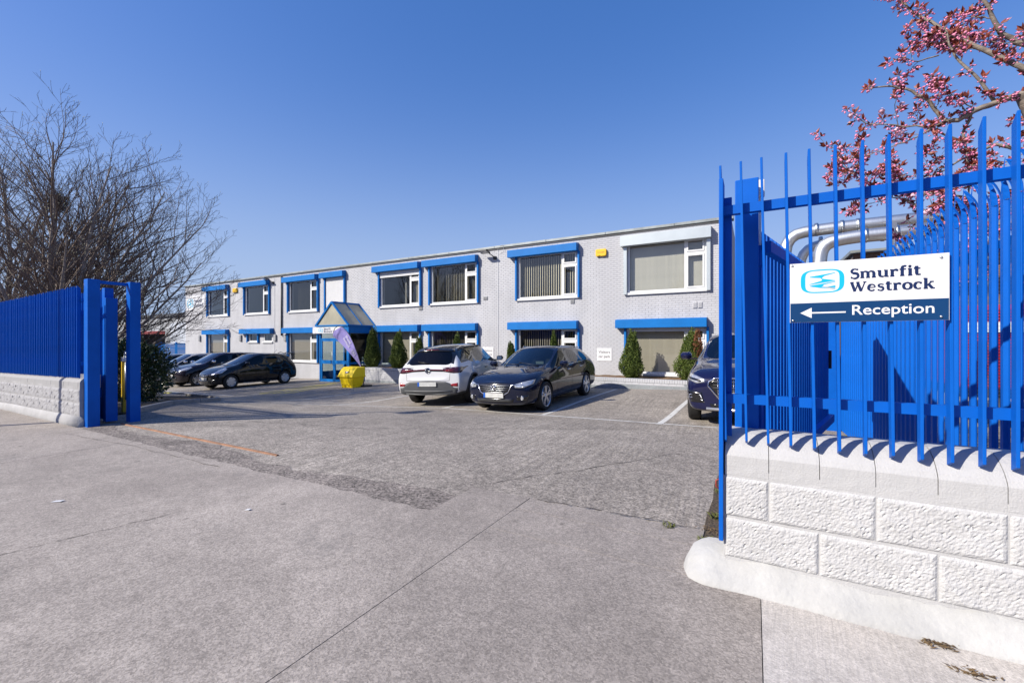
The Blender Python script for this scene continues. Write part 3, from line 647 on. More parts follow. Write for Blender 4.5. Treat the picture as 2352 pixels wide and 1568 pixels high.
# ---------------------------------------------------------------- windows
SLATM = {k: mat('blind_fabric_'+k, c, .8, var=.06, vs=3) for k, c in dict(pale=(.60, .57, .51), beige=(.52, .47, .39), dark=(.34, .31, .27), cream=(.74, .68, .54)).items()}
SHUTW = mat('white_shutter', (.72, .73, .75), .4, var=.04); SILV = mat('silver_shutter', (.60, .66, .68), .35, .35, var=.06, vs=2)
slatlib = {}
def slat_mesh(h):
    if h not in slatlib: slatlib[h] = bx(-.0425, .0425, -.001, .001, 0, h).mesh('slat')
    return slatlib[h]
def window(x0, x1, z0, z1, blind=None, box=BLUE2, split=.735, boxz=None, drop=0, guide=None, label=None):
    T_ = .065; fy0, fy1 = F+.012, F+.075; xm = x0+(x1-x0)*split; zt = z1-(z1-z0)*.285
    b = MB(); e = .001
    b.box(x0+e, x1-e, fy0, fy1, z0+.03, z0+T_+.03); b.box(x0+e, x1-e, fy0, fy1, z1-T_, z1-e); b.box(x0+e, x0+T_, fy0, fy1, z0+T_+.031, z1-T_-e); b.box(x1-T_, x1-e, fy0, fy1, z0+T_+.031, z1-T_-e)
    if split < 1:
        b.box(xm, xm+.075, fy0, fy1, z0+T_+.031, z1-T_-e)
        xa, xb = xm+.076, x1-T_-e
        b.box(xa, xb, fy0, fy1, zt-.045, zt+.045)
        for za, zb in ((z0+T_+.032, zt-.046), (zt+.046, z1-T_-e)):          # casements stand proud of the frame
            b.box(xa, xb, fy0-.02, fy0-.001, za, za+.05); b.box(xa, xb, fy0-.02, fy0-.001, zb-.05, zb); b.box(xa, xa+.05, fy0-.02, fy0-.001, za+.051, zb-.051); b.box(xb-.05, xb, fy0-.02, fy0-.001, za+.051, zb-.051)
    w = b.put('window', UPVC, ob)
    if label: w['label'] = label
    py = F+.045
    panes = [(x0+T_, (xm if split < 1 else x1-T_), z0+T_+.03, z1-T_)]+([(xm+.075, x1-T_, z0+T_+.03, zt-.04), (xm+.075, x1-T_, zt+.04, z1-T_)] if split < 1 else [])
    for a, c, d, g_ in panes:
        q = random.uniform(-.002, .002); put('pane', mesh('pane', [(a, py, d), (c, py+q, d), (c, py+q*.5, g_), (a, py-q, g_)], [(0, 1, 2, 3)]), PANE, w)
    bx(x0-.10, x1+.06, F-.075, F+.011, z0-.05, z0+.028).put('sill', UPVC, w, bevel=.006)
    if box:
        xa, xb = boxz or (x0-.40, x1+.03); h = .33 if box is BLUE2 else .40; zt_ = z1+.29 if box is BLUE2 else z1+.31
        bb = MB(); bb.prism([(F-.004, zt_), (F-.26, zt_-.035), (F-.265, zt_-h), (F-.004, zt_-h)], 'x', xa, xb); bb.put('shutter_box', box, w, bevel=.008)
        gm = guide or box; gw = .075 if box is BLUE2 else .12
        for xg in (x0-.115 if box is BLUE2 else x0-.135, x1+.012): bx(xg, xg+gw, F-.11, F-.004, z0-.03, zt_-h-.002).put('shutter_guide', gm, w, bevel=.004)
    if drop:                                        # roller curtain let down part of the way
        z = z1-.02; k = 0
        while z > z1-drop:
            bx(x0-.035, x1+.008, F-.052, F-.040, z-.048, z-.003).put('shutter_slat', SHUTW, w); z -= .05
    if blind:
        st, ang, cov, mk = blind
        h = round(z1-z0-.16, 2); me = slat_mesh(h); n = int((x1-x0-.1)/st); y = F+.19
        for i in range(n):
            xx = x0+.06+st*(i+.5)
            if cov(xx-x0): 
                o = put('blind_slat', me if len(me.materials) else me, None, None, (xx, y, z0+.09)); o.rotation_euler = (0, 0, ang+random.uniform(-.05, .05))
                if not me.materials: me.materials.append(SLATM[mk])
                o.material_slots[0].link = 'OBJECT'; o.material_slots[0].material = SLATM[mk]; attach(o, w)
    return w
ALL = lambda x: True
ub = {-32.98: None, -28.44: None, -23.86: (.11, -.9, lambda x: x > .5, 'dark'), -16.38: (.078, .12, lambda x: x > 2.0, 'dark'), -13.11: (.092, -.85, ALL, 'cream'), -8.48: (.100, -.85, ALL, 'cream'), -3.97: (.080, .12, ALL, 'pale')}
lb = {-32.98: (.08, .2, ALL, 'dark'), -23.86: (.082, .25, ALL, 'dark'), -16.38: (.080, .3, ALL, 'beige'), -13.11: (.098, -.85, ALL, 'beige'), -8.48: (.100, -.9, ALL, 'beige'), -3.97: (.080, .15, ALL, 'beige')}
for x in UP:
    if x == -3.97: window(x, x+2.60, *ZU, ub[x], SILV, boxz=(x-.22, x+2.76), guide=SILV, label='upper window under a silver shutter box')
    else: window(x, x+2.60, *ZU, ub[x], drop=.30 if x == -16.38 else 0)
    if x != -28.44: window(x, x+2.60, *ZL, lb[x], drop=.13 if x == -3.97 else 0, boxz=(x-.40, x+2.63) if x != -16.38 else (x-.36, x+2.63))
w1 = window(-28.05, -27.0, 1.36, 1.92, None, BLUE2, 1.1, (-28.75, -25.4)); w2 = window(-26.45, -25.55, 1.36, 1.92, None, None, 1.1)
# closed roller shutter above the porch
rs = bx(-20.56, -19.04, F+.03, F+.06, 3.1, 4.9).put('closed_shutter', SHUTW, ob); rs['label'] = 'narrow closed white roller shutter above the porch'
z = 4.86; me = MB().prism([(F-.045, 0), (F-.058, .024), (F-.045, .048), (F-.035, .048), (F-.035, 0)], 'x', -20.52, -19.08).mesh('slat')
while z > 3.12:
    put('shutter_slat', me, SHUTW, rs, (0, 0, z-.05)); z -= .05
bb = MB(); bb.prism([(F-.004, 5.2), (F-.26, 5.165), (F-.265, 4.87), (F-.004, 4.87)], 'x', -20.87, -18.96); bb.put('shutter_box', BLUE2, rs, bevel=.008)
for xg in (-20.64, -19.06): bx(xg, xg+.09, F-.11, F-.004, 3.08, 4.865).put('shutter_guide', BLUE2, rs, bevel=.004)
# pipes and small fittings of the facade
MB().tube([(-24.55, F-.06, 5.28), (-24.55, F-.06, 1.75)], .045, 10).put('downpipe', mat('grey_pvc_pipe', (.07, .075, .08), .5, var=.2), ob, True)
MB().tube([(-9.47, F-.006, 5.30), (-9.47, F-.006, .2)], .012, 6).put('cable_conduit', UPVC, ob)
MB().tube([(-25.3, F-.012, 5.25), (-25.3, F-.012, .3)], .008, 6).put('cable', UPVC, ob)
MB().tube([(-9.47, F-.02, 5.30), (-9.40, F-.05, 5.42), (-9.20, F-.10, 5.46), (-9.15, F-.05, 5.25), (-9.40, F-.012, 5.10)], .006, 5).put('cable', UPVC, ob)
VENT = mat('vent_grey', (.33, .34, .36), .6, var=.1)
def vent(x, z, w=.22, h=.16, m=VENT):
    o = bx(x-w/2, x+w/2, F-.022, F-.003, z-h/2, z+h/2).put('air_vent', m, ob, bevel=.003)
    k = int(h/.03)
    for i in range(k): bx(x-w/2+.015, x+w/2-.015, F-.034, F-.0225, z-h/2+.012+i*(h-.02)/k, z-h/2+.024+i*(h-.02)/k).put('louvre', m, o)
vent(-13.75, 2.96); vent(-10.1, 3.27, .22, .14); vent(-6.1, 2.95, .17, .17); vent(-1.72, 2.62, .13, .2, BRICK); vent(-1.56, 2.62, .13, .2, BRICK)
for x in (-34.1, -28.95, -25.2, -24.2):
    bx(x-.12, x+.12, F-.10, F-.003, 1.42, 1.82).put('vent_cowl', VENT, ob, bevel=.03)
bx(-2.05, -1.75, F+1.2, F+1.6, BZ1+.02, 5.62).put('roof_vent', UPVC, ob, bevel=.02)
# ---------------------------------------------------------------- things fixed to the facade
def floodlight(x, z, label):
    r = root('floodlight', (x, F, z), label, 'floodlight', 'floodlights under the roof edge')
    MB().tube([(x+.28, F-.004, z-.14), (x+.26, F-.14, z-.10), (x+.10, F-.22, z+.03)], .02, 8).put('arm', BLACKP, r, True)
    b = MB(); b.prism([(F-.52, z+.10), (F-.20, z+.02), (F-.18, z+.06), (F-.50, z+.15)], 'x', x-.26, x+.16); h = b.put('lamp_head', mat('black_metal', (.03, .03, .032), .5), r, bevel=.006)
    b = MB(); b.prism([(F-.51, z+.094), (F-.21, z+.016), (F-.21, z+.012), (F-.51, z+.09)], 'x', x-.23, x+.13); b.put('lens', mat('lamp_lens', (.5, .5, .48), .2), h)
    bx(x+.22, x+.36, F-.07, F-.004, z-.22, z-.10).put('bracket', BLACKP, r, bevel=.006)
floodlight(-9.9, 5.12, 'black floodlight under the roof edge at the middle of the facade'); floodlight(-25.7, 5.12, 'black floodlight under the roof edge near the left end of the facade')
YEL = mat('yellow_plastic', (.90, .54, .01), .4, var=.05)
for x, z, w, lab in ((-4.95, 4.70, .40, 'yellow alarm box with lettering, beside the silver shuttered window'), (-29.55, 4.73, .46, 'yellow alarm box between two upper windows at the left end')):
    r = root('alarm_box', (x, F, z), lab, 'alarm box', 'yellow alarm boxes'); b = MB()
    b.prism([(x-w/2, z-.10), (x-w*.42, z-.13), (x-w*.1, z-.11), (x, z-.13), (x+w*.42, z-.13), (x+w/2, z-.09), (x+w/2, z+.10), (x+w*.43, z+.135), (x-w*.43, z+.135), (x-w/2, z+.10)], 'y', F-.10, F-.004); b.put('case', YEL, r, bevel=.012)
    me = text_mesh('Convergint', .085); x1 = max(q.co.x for q in me.vertices); put('lettering', place_flat(me, (x-w*.36, F-.10, z-.01), (1, 0, 0), (0, 0, 1), w*.72/x1, 1, off=.002), mat('faded_print', (.35, .16, .01), .6), r)
def panel_sign(name, x0, x1, z0, z1, y, label, m=SIGNW):
    r = root(name, ((x0+x1)/2, y, z0), label, 'sign'); bx(x0, x1, y-.012, y-.002, z0, z1).put('panel', m, r, bevel=.001); return r
BLKT = mat('black_print', (.02, .02, .022), .5)
for x0, lab in ((-5.12, 'white visitors car park sign on the brick wall right of the estate car'), (-10.25, 'white visitors car park sign seen through the white car')):
    r = panel_sign('car_park_sign', x0, x0+.56, .68, 1.15, F-.003, lab)
    for t, z in (('Visitors', .965), ('car park', .80)):
        me = text_mesh(t, .135, .001); x1 = max(q.co.x for q in me.vertices); put('lettering', place_flat(me, (x0+.28-.22, F-.015, z), (1, 0, 0), (0, 0, 1), .44/x1, 1, off=.001), BLKT, r)
r = panel_sign('facade_sign', -36.1, -33.45, 3.62, 4.66, F-.003, 'white company name sign with a cyan logo high at the left end of the facade')
logo('logo', (-35.45, F-.015, 4.14), (1, 0, 0), (0, 0, 1), .85, .62, CYAN, r, .002)
for wd, z0, x1 in (('Smurfit', 4.16, 1.1), ('Westrock', 3.84, 1.3)):
    me, wl = serif_word(wd); put('lettering', place_flat(me, (-34.9, F-.015, z0), (1, 0, 0), (0, 0, 1), x1/wl, .36, off=.002), NAVY_T, r)
cb = MB().tube([(-36.1, F+.4, 5.42), (-48, F+3.0, 5.55), (-62, F+6.5, 6.1), (-80, F+11, 7.2)], .012, 4); tag(cb.put('overhead_cable', BLACKP), 'thin cable running left from the roof corner of the office', 'cable')
# ================================================================ PORCH
PX0, PX1, PY, PZ = -19.05, -16.88, 14.05, -.62
po = root('entrance_porch', (-18, 14.8, PZ), 'blue framed glass porch with pointed frosted roof at the entrance', 'porch')
FROST = mat('frosted_panel', (.42, .40, .31), .35, var=.15, vs=1.5); GL2 = glass('door_glass', (.68, .74, .72), 2.2)
for x in (PX0, PX1-.09):
    for y in (PY, F-.1): bx(x, x+.09, y, y+.09, -.66, 1.80).put('post', BLUE2, po, bevel=.006)
b = MB(); zf0, zf1 = 1.80, 2.14
bx(PX0-.10, PX1+.10, PY-.10, PY+.0, zf0, zf1).put('fascia', BLUE2, po, bevel=.006)
bx(PX1+.0, PX1+.10, PY+.001, F-.01, zf0, zf1).put('fascia', BLUE2, po, bevel=.006); bx(PX0-.10, PX0, PY+.001, F-.01, zf0, zf1).put('fascia', BLUE2, po, bevel=.006)
bx(PX0+.01, PX1-.01, PY+.01, F-.01, 1.81, 1.85).put('ceiling', UPVC, po)
xa, xb, xm, zr, ze = PX0-.13, PX1+.13, (PX0+PX1)/2, 3.33, 2.145
def bar(p, q, r=.045, name='roof_bar'): 
    return MB().tube([p, q], r, 4).put(name, BLUE2, po)
ya, yb = PY-.12, F-.02
for y in (ya, yb):
    for x in (xa, xb): bar((x, y, ze+.03), (xm, y, zr), .055)
bar((xm, ya, zr), (xm, yb, zr), .055); bar((xa, ya, ze+.03), (xb, ya, ze+.03), .05)
for x in (xa, xb): bar((x, ya, ze+.03), (x, yb, ze+.03), .05); bar((x, (ya+yb)/2, ze+.03), (xm, (ya+yb)/2, zr), .03)
put('gable_panel', mesh('g', [(xa+.05, ya+.02, ze+.05), (xb-.05, ya+.02, ze+.05), (xm, ya+.02, zr-.06)], [(0, 1, 2)]), FROST, po)
for x, sg_ in ((xa, 1), (xb, -1)):
    for y0, y1 in ((ya+.03, (ya+yb)/2-.02), ((ya+yb)/2+.02, yb-.03)):
        put('roof_panel', mesh('g', [(x+sg_*.01, y0, ze+.04), (x+sg_*.01, y1, ze+.04), (xm-sg_*.01, y1, zr-.02), (xm-sg_*.01, y0, zr-.02)], [(0, 1, 2, 3)]), FROST, po)
# doors and side glazing
def leaf(x0, x1, name):
    b = MB(); y0, y1 = PY+.02, PY+.065; z0, z1 = -.60, 1.50; t = .085
    b.box(x0, x1, y0, y1, z0, z0+.14); b.box(x0, x1, y0, y1, z1-t, z1); b.box(x0, x0+t, y0, y1, z0+.141, z1-t-.001); b.box(x1-t, x1, y0, y1, z0+.141, z1-t-.001); b.box(x0+t+.001, x1-t-.001, y0, y1, .30, .47)
    d = b.put(name, BLUE2, po)
    for za, zb in ((z0+.14, .30), (.47, z1-t)): put('pane', mesh('p', [(x0+t, PY+.045, za), (x1-t, PY+.045, za), (x1-t, PY+.045, zb), (x0+t, PY+.045, zb)], [(0, 1, 2, 3)]), GL2, d)
    return d
d1 = leaf(PX0+.10, xm-.005, 'door'); d2 = leaf(xm+.005, PX1-.10, 'door')
MB().tube([(xm-.06, PY, .25), (xm-.06, PY-.05, .28), (xm-.06, PY-.05, .85), (xm-.06, PY, .88)], .012, 8).put('handle', STEEL, d1, True)
put('transom_glass', mesh('p', [(PX0+.1, PY+.045, 1.56), (PX1-.1, PY+.045, 1.56), (PX1-.1, PY+.045, 1.79), (PX0+.1, PY+.045, 1.79)], [(0, 1, 2, 3)]), GL2, po)
bx(PX0+.09, PX1-.09, PY+.01, PY+.07, 1.50, 1.56).put('door_head', BLUE2, po)
for x in (PX0+.045, PX1-.045):
    put('side_glass', mesh('p', [(x, PY+.1, -.1), (x, F-.11, -.1), (x, F-.11, 1.79), (x, PY+.1, 1.79)], [(0, 1, 2, 3)]), GL2, po)
    bx(x-.03, x+.03, PY+.091, F-.101, -.66, -.1).put('side_panel', BLUE2, po); bx(x-.03, x+.03, PY+.091, F-.101, .30, .40).put('side_rail', BLUE2, po)
bx(-17.3, -16.97, F-.4, F-.39, .2, .62).put('notice', UPVC, po)
r = root('porch_sign', (-18.4, PY-.12, 1.8), 'white company name sign across the porch above its door', 'sign')
bx(-19.40, -17.30, PY-.126, PY-.105, 1.80, 2.11).put('panel', SIGNW, r); logo('logo', (-18.78, PY-.126, 1.955), (1, 0, 0), (0, 0, 1), .32, .24, CYAN, r, .002)
for wd, z0, x1 in (('Smurfit', 1.965, .52), ('Westrock', 1.835, .62)):
    me, wl = serif_word(wd); put('lettering', place_flat(me, (-18.55, PY-.126, z0), (1, 0, 0), (0, 0, 1), x1/wl, .15, off=.002), NAVY_T, r)
# ================================================================ PLANTER
pl = root('planter', (-7, 14.3, -.3), 'low pale brick planter along the foot of the facade', 'planter')
PYF, PT = 13.95, .17
bx(-15.66, 1.5, PYF+.006, PYF+.10, -1., PT-.09).put('core', MORT, pl)
cells = [c for c in brick_cells(-15.68, 1.5, PT-.08-12*.075, PT-.08, lambda a, b: [(-15.68, 1.5)]) if c[3] > gz(c[0], 13.9)-.02]
hi = [c for c in cells if c[2] > gz(c[0], 13.9)+.10]; lo = [c for c in cells if c[2] <= gz(c[0], 13.9)+.10]
put('brickwork', bricks_mesh(hi, PYF), BRICK, pl)['kind'] = 'stuff'; put('plinth_brickwork', bricks_mesh(lo, PYF-.003), PLINTH, pl)['kind'] = 'stuff'
b = MB(); x = -15.69; rnd = random.Random(5)
while x < 1.5:
    q = rnd.uniform(-.003, .003); b.box(x+.004, x+.071, PYF-.006+q, PYF+.22, PT-.076, PT+.03+q); x += .075
b.put('coping_brick', BRICK, pl)['kind'] = 'stuff'
bx(-15.70, -15.60, PYF+.101, F-.01, -1, PT+.02).put('end_wall', BRICK, pl)
MULCH = mat('brown_mulch', (.20, .12, .06), .95, var=.5, vs=30, bump=1., bs=45, bdist=.03)
v = []; f = []; nx_ = 90
for i in range(nx_+1):
    x = -15.6+17.0*i/nx_
    for y in (PYF+.10, PYF+.5, PYF+.9, PYF+1.3, F-.005): v.append((x, y, PT-.02+random.uniform(-.015, .02)))
f = [(i*5+j, (i+1)*5+j, (i+1)*5+j+1, i*5+j+1) for i in range(nx_) for j in range(4)]
put('mulch', mesh('mulch', v, f, True), MULCH, pl)
# ---------------------------------------------------------------- clipped conifers
CONG = mat('conifer_green', (.050, .092, .016), .6, spec=.3, col2=(.165, .205, .042), vs=16, detail=3, vlo=.35, vhi=.68)
CONB = mat('conifer_browned', (.16, .06, .03), .7, spec=.2, col2=(.26, .12, .06), vs=14)
BARK = mat('brown_bark', (.09, .065, .045), .9, var=.3, vs=20)
def sprays(n, rad, h, seed, lo=.0, size=.05, lead=None):
    rnd = random.Random(seed); v = []; f = []
    while len(f) < n:
        t = rnd.random(); R = rad(t)
        if rnd.random() > R/.42: continue
        a = rnd.uniform(0, 2*pi); q = R*(1-.45*rnd.random()**1.8)*(1+.14*sin(3*a+9*t+seed)+.10*sin(7*a-14*t+2*seed)+rnd.gauss(0, .05))
        c = Vector((q*cos(a), q*sin(a), lo+t*h)); out = Vector((cos(a), sin(a), 0))
        d = (out*rnd.uniform(.1, .8)+Vector((rnd.uniform(-.4, .4), rnd.uniform(-.4, .4), rnd.uniform(.5, 1.2)))).normalized()
        sd = d.cross(Vector((rnd.uniform(-1, 1), rnd.uniform(-1, 1), rnd.uniform(-.3, .3)))).normalized(); L = size*rnd.uniform(.6, 1.4); w = L*.30
        k = len(v); v += [tuple(c), tuple(c+d*L*.55+sd*w), tuple(c+d*L), tuple(c+d*L*.5-sd*w)]; f.append((k, k+1, k+2, k+3))
    return v, f
def conifer(x, y, h, w, label, seed, leaders=2, brown=False):
    z = PT-.03; r = root('conifer_shrub', (x, y, z), label, 'shrub', 'clipped conifers in the planter')
    prof = lambda t: w*.5*min(1., .45+t*2.6)*max(0., 1-t)**.62*1.12
    v, f = sprays(int(5200*h*w+900), prof, h*.97, seed)
    rnd = random.Random(seed)
    for i in range(leaders):
        a = rnd.uniform(0, 6.28); q = w*.17; p2 = lambda t: .085*(1-t)**.7+.01
        v2, f2 = sprays(420, p2, h*.45, seed+i+1, h*(.60-.05*i)); k = len(v)
        v += [(p[0]+q*cos(a), p[1]+q*sin(a), p[2]) for p in v2]; f += [tuple(j+k for j in g_) for g_ in f2]
    put('foliage', mesh('foliage', [(p[0]+x, p[1]+y, p[2]+z) for p in v], f), CONG, r)
    if brown:
        v2, f2 = sprays(900, lambda t: .15*(1-t)**.5, h*.6, seed+9, h*.42)
        put('browned_foliage', mesh('foliage', [(p[0]+x+w*.24, p[1]+y-.12, p[2]+z) for p in v2], f2), CONB, r)
    MB().tube([(x, y, z-.05), (x, y, z+h*.8)], [.035, .008], 6).put('trunk', BARK, r)
    core = [(max(.01, prof(t/10)*.62), z+h*.95*t/10) for t in range(11)]
    MB().lathe(core, 10, (x, y, 0)).put('inner_foliage', CONG, r, True)
conifer(-16.05, 14.75, 1.93, .78, 'dark conifer shrub right beside the porch', 1, 3)
conifer(-14.41, 14.8, 1.76, .80, 'bushy conifer shrub second from the porch, above the yellow bin', 2, 1)
conifer(-13.14, 14.8, 1.45, .52, 'small thin conifer shrub behind the left of the white car', 3, 2)
conifer(-11.07, 14.8, 1.56, .50, 'conifer shrub showing above the roof of the white car', 4, 2)
conifer(-8.36, 14.8, 1.22, .44, 'small conifer shrub between the white car and the estate car', 5, 2)
conifer(-6.54, 14.8, 1.60, .50, 'conifer shrub behind the roof of the dark estate car', 6, 2)
conifer(-3.61, 14.7, 1.60, .78, 'full green conifer shrub behind the empty parking bay', 7, 2)
conifer(-1.75, 14.7, 1.62, .92, 'conifer shrub with a browned top beside the navy car', 8, 3, True)
# ================================================================ GRIT BIN AND FLAG
x0, x1, y0, y1 = -14.72, -13.86, 11.72, 12.36; zg = gz(-14.3, 12)
gb = root('grit_bin', (-14.3, 12.04, zg), 'yellow plastic grit bin with sloping lid by the porch', 'grit bin')
YB = mat('yellow_bin_plastic', (1.1, .80, .008), .45, spec=.3, var=.04, vs=3)
def frustum(a, bq, za, zb):
    b = MB(); b.v = [(a[0], a[2], za), (a[1], a[2], za), (a[1], a[3], za), (a[0], a[3], za), (bq[0], bq[2], zb), (bq[1], bq[2], zb), (bq[1], bq[3], zb), (bq[0], bq[3], zb)]
    b.f = [(0, 3, 2, 1), (4, 5, 6, 7), (0, 1, 5, 4), (1, 2, 6, 5), (2, 3, 7, 6), (3, 0, 4, 7)]; return b
frustum((x0+.09, x1-.09, y0+.07, y1-.05), (x0+.03, x1-.03, y0+.02, y1-.01), zg+.10, zg+.44).put('body', YB, gb, bevel=.025)
for xx in (x0+.10, (x0+x1)/2-.09, x1-.28): bx(xx, xx+.18, y0+.085, y1-.07, zg-.01, zg+.13).put('foot', YB, gb, bevel=.015)
b = MB(); b.prism([(y0-.01, zg+.42), (y0-.01, zg+.50), (y0+.14, zg+.74), (y0+.24, zg+.82), (y1+.0, zg+.83), (y1+.01, zg+.42)], 'x', x0, x1); b.put('lid', YB, gb, bevel=.03)
bx(x0-.012, x1+.012, y0-.025, y1+.02, zg+.425, zg+.475).put('rim', YB, gb, bevel=.015)
b = MB(); sl = Vector((0, .15, .24)).normalized(); c0 = Vector(((x0+x1)/2+.02, y0+.062, zg+.615)); up = sl*.045
put('badge', mesh('badge', [tuple(c0+Vector((dx, -.012, .006))+sl*dz_) for dx, dz_ in ((-.11, .05), (.11, .05), (.09, -.02), (.03, -.055), (-.03, -.055), (-.09, -.02))], [(0, 5, 4, 3, 2, 1)]), BLKT, gb)
put('badge', mesh('badge', [tuple(c0+Vector((dx, -.0135, .0068))+sl*dz_) for dx, dz_ in ((-.06, .03), (.06, .03), (.05, -.01), (-.05, -.01))], [(0, 3, 2, 1)]), TW, gb)
fl = root('feather_flag', (-14.0, 12.4, gz(-14, 12.4)), 'tall purple feather flag with mirrored white lettering beside the yellow bin', 'flag'); fy = 12.42
zgf = gz(-14, 12.4)
pole = [(-14.02, -.42), (-14.07, -.05), (-14.17, .36), (-14.36, .82), (-14.62, 1.30), (-14.86, 1.64), (-15.10, 1.89), (-15.36, 2.04), (-15.60, 2.07), (-15.80, 1.98), (-15.90, 1.82), (-15.92, 1.63)]
MB().tube([(p[0], fy, p[1]) for p in pole], [.018]*5+[.014]*7, 8).put('pole', BLACKP, fl, True)
left = [(-14.20, .33), (-14.45, .56), (-14.80, .86), (-15.20, 1.16), (-15.60, 1.42), (-15.905, 1.62)]
right = [(-14.165, .37), (-14.36, .83), (-14.62, 1.31), (-14.95, 1.745), (-15.40, 2.04), (-15.90, 1.84)]
v = []; f = []; NL, NM = 24, 10
def samp(pl_, t):
    q = t*(len(pl_)-1); i = min(int(q), len(pl_)-2); u = q-i; return (pl_[i][0]*(1-u)+pl_[i+1][0]*u, pl_[i][1]*(1-u)+pl_[i+1][1]*u)
for i in range(NL+1):
    a, c = samp(left, i/NL), samp(right, i/NL)
    for j in range(NM+1):
        t = j/NM; v.append((a[0]*(1-t)+c[0]*t, fy+.02*sin(pi*t)*sin(i*.5)+.012*sin(5*t+i*.4)*(1-t), a[1]*(1-t)+c[1]*t))
f = [(i*(NM+1)+j, i*(NM+1)+j+1, (i+1)*(NM+1)+j+1, (i+1)*(NM+1)+j) for i in range(NL) for j in range(NM)]
put('sail', mesh('sail', v, f, True), mat('purple_fabric', (.27, .235, .58), .75, var=.05, vs=3), fl)
ux = Vector((-.66, 0, .75)); uy = Vector((.75, 0, .66)); FW = mat('flag_print', (.60, .59, .72), .7)
for wd, o_, sx_ in (('Smurfit', (-14.81, 1.27), .46), ('Westrock', (-14.90, 1.12), .55)):
    me, wl = serif_word(wd); put('lettering', place_flat(me, (o_[0], fy-.03, o_[1]), ux, uy, sx_/wl, .16, off=-.002), FW, fl)
logo('logo', (-14.60, fy-.03, .93), tuple(ux*-1), tuple(uy), .26, .19, FW, fl, .002)
bx(-14.22, -13.76, 12.2, 12.64, zgf-.01, zgf+.07).put('base', BLACKP, fl, bevel=.02)
# ================================================================ CARS
def paint(name, c, metal=.0, var=0.): return mat(name, c, .35, 0., .05, coat=1., var=var, vs=3)
CARGL = glass('car_glass', (.30, .36, .34), 1.6); CARGM = glass('tinted_glass', (.045, .05, .055), 1.0); CARGD = glass('privacy_glass', (.05, .055, .06), 1.0)
TYRE = mat('tyre_rubber', (.016, .016, .017), .75, var=.15, vs=20); CHROME = mat('chrome', (.75, .76, .78), .12, 1.); ALLOY = mat('silver_alloy', (.62, .63, .66), .28, .8); DKALLOY = mat('black_alloy', (.02, .02, .022), .3, .3)
CLAD = mat('grey_cladding', (.07, .074, .08), .6, var=.1, vs=8, bump=.1, bs=200); TRIM = mat('gloss_black_trim', (.010, .010, .012), .15, coat=.5); SEAM = mat('panel_gap', (.004, .004, .005), .9)
LAMPW = mat('headlamp', (.50, .52, .55), .12, .55, coat=1., var=.35, vs=16); LAMPR = mat('tail_lamp', (.30, .006, .012), .15, coat=1.); LAMPD = mat('smoked_lamp', (.05, .006, .010), .12, coat=1.); CABIN = mat('cabin_plastic', (.035, .035, .038), .8); SEATM = mat('seat_cloth', (.06, .06, .065), .9)
PLATE = mat('plate_white', (.72, .73, .70), .4, col2=(.52, .53, .52), vs=9); EUB = mat('plate_blue', (.01, .12, .55), .4)
WELL = 9
def grid_car(st, gl, cap_f, cap_r, roof_x=0.):
    """closed shell from stations; returns verts, faces, part ids"""
    V = []; idx = {}; n = len(st); R = 10
    def rowpts(s):
        x, w, zb, zs, wb, xr, wr, zr, zc = s[:9]; dx = s[9] if len(s) > 9 else 0.
        h = zs-zb
        p = [(x, 0, zb), (x, w*.80, zb+.005), (x, w*.955, zb+.055), (x, w*.985, zb+.42*h), (x, w, zb+.70*h), (x, wb, zs)]
        q7 = Vector((xr, wr, zr)); q5 = Vector(p[5]); q6 = q5.lerp(q7, .90); q6.y += .012
        return p+[tuple(q6), tuple(q7), (xr+dx*.7, wr*.55, zc-.22*(zc-zr)), (xr+dx, 0, zc)]
    for i, s in enumerate(st):
        for j, p in enumerate(rowpts(s)):
            for sd in (1, -1):
                if p[1] == 0 and sd == -1: idx[i, j, -1] = idx[i, j, 1]; continue
                idx[i, j, sd] = len(V); V.append((p[0], p[1]*sd, p[2]))
    F_ = []; ID = []
    for sd in (1, -1):
        for i in range(n-1):
            for j in range(R-1):
                q = (idx[i, j, sd], idx[i, j+1, sd], idx[i+1, j+1, sd], idx[i+1, j, sd]); q = q if sd == 1 else q[::-1]
                F_.append(q); ID.append(gl(i, j, sd))
    for e, (ci, bulge) in enumerate(((0, cap_f), (n-1, cap_r))):
        c = {0: idx[ci, 0, 1], R-1: idx[ci, R-1, 1]}
        for j in range(1, R-1):
            a = V[idx[ci, j, 1]]; c[j] = len(V); V.append((a[0]+bulge, 0, a[2]))
        for sd in (1, -1):
            for j in range(R-1):
                q = [idx[ci, j, sd], c[j], c[j+1], idx[ci, j+1, sd]]
                if (sd == -1) ^ (e == 1): q = q[::-1]
                q = list(dict.fromkeys(q))
                if len(q) > 2: F_.append(tuple(q)); ID.append(0 if not (j <= 1 and gl(0, 0, 1) == 8) else 8)
    return V, F_, ID
def loose(fs):
    """group faces into connected pieces"""
    par = {}
    def find(a):
        while par.setdefault(a, a) != a: a = par[a]
        return a
    for q in fs:
        for i in q[1:]: par[find(i)] = find(q[0])
    out = {}
    for q in fs: out.setdefault(find(q[0]), []).append(q)
    return list(out.values())
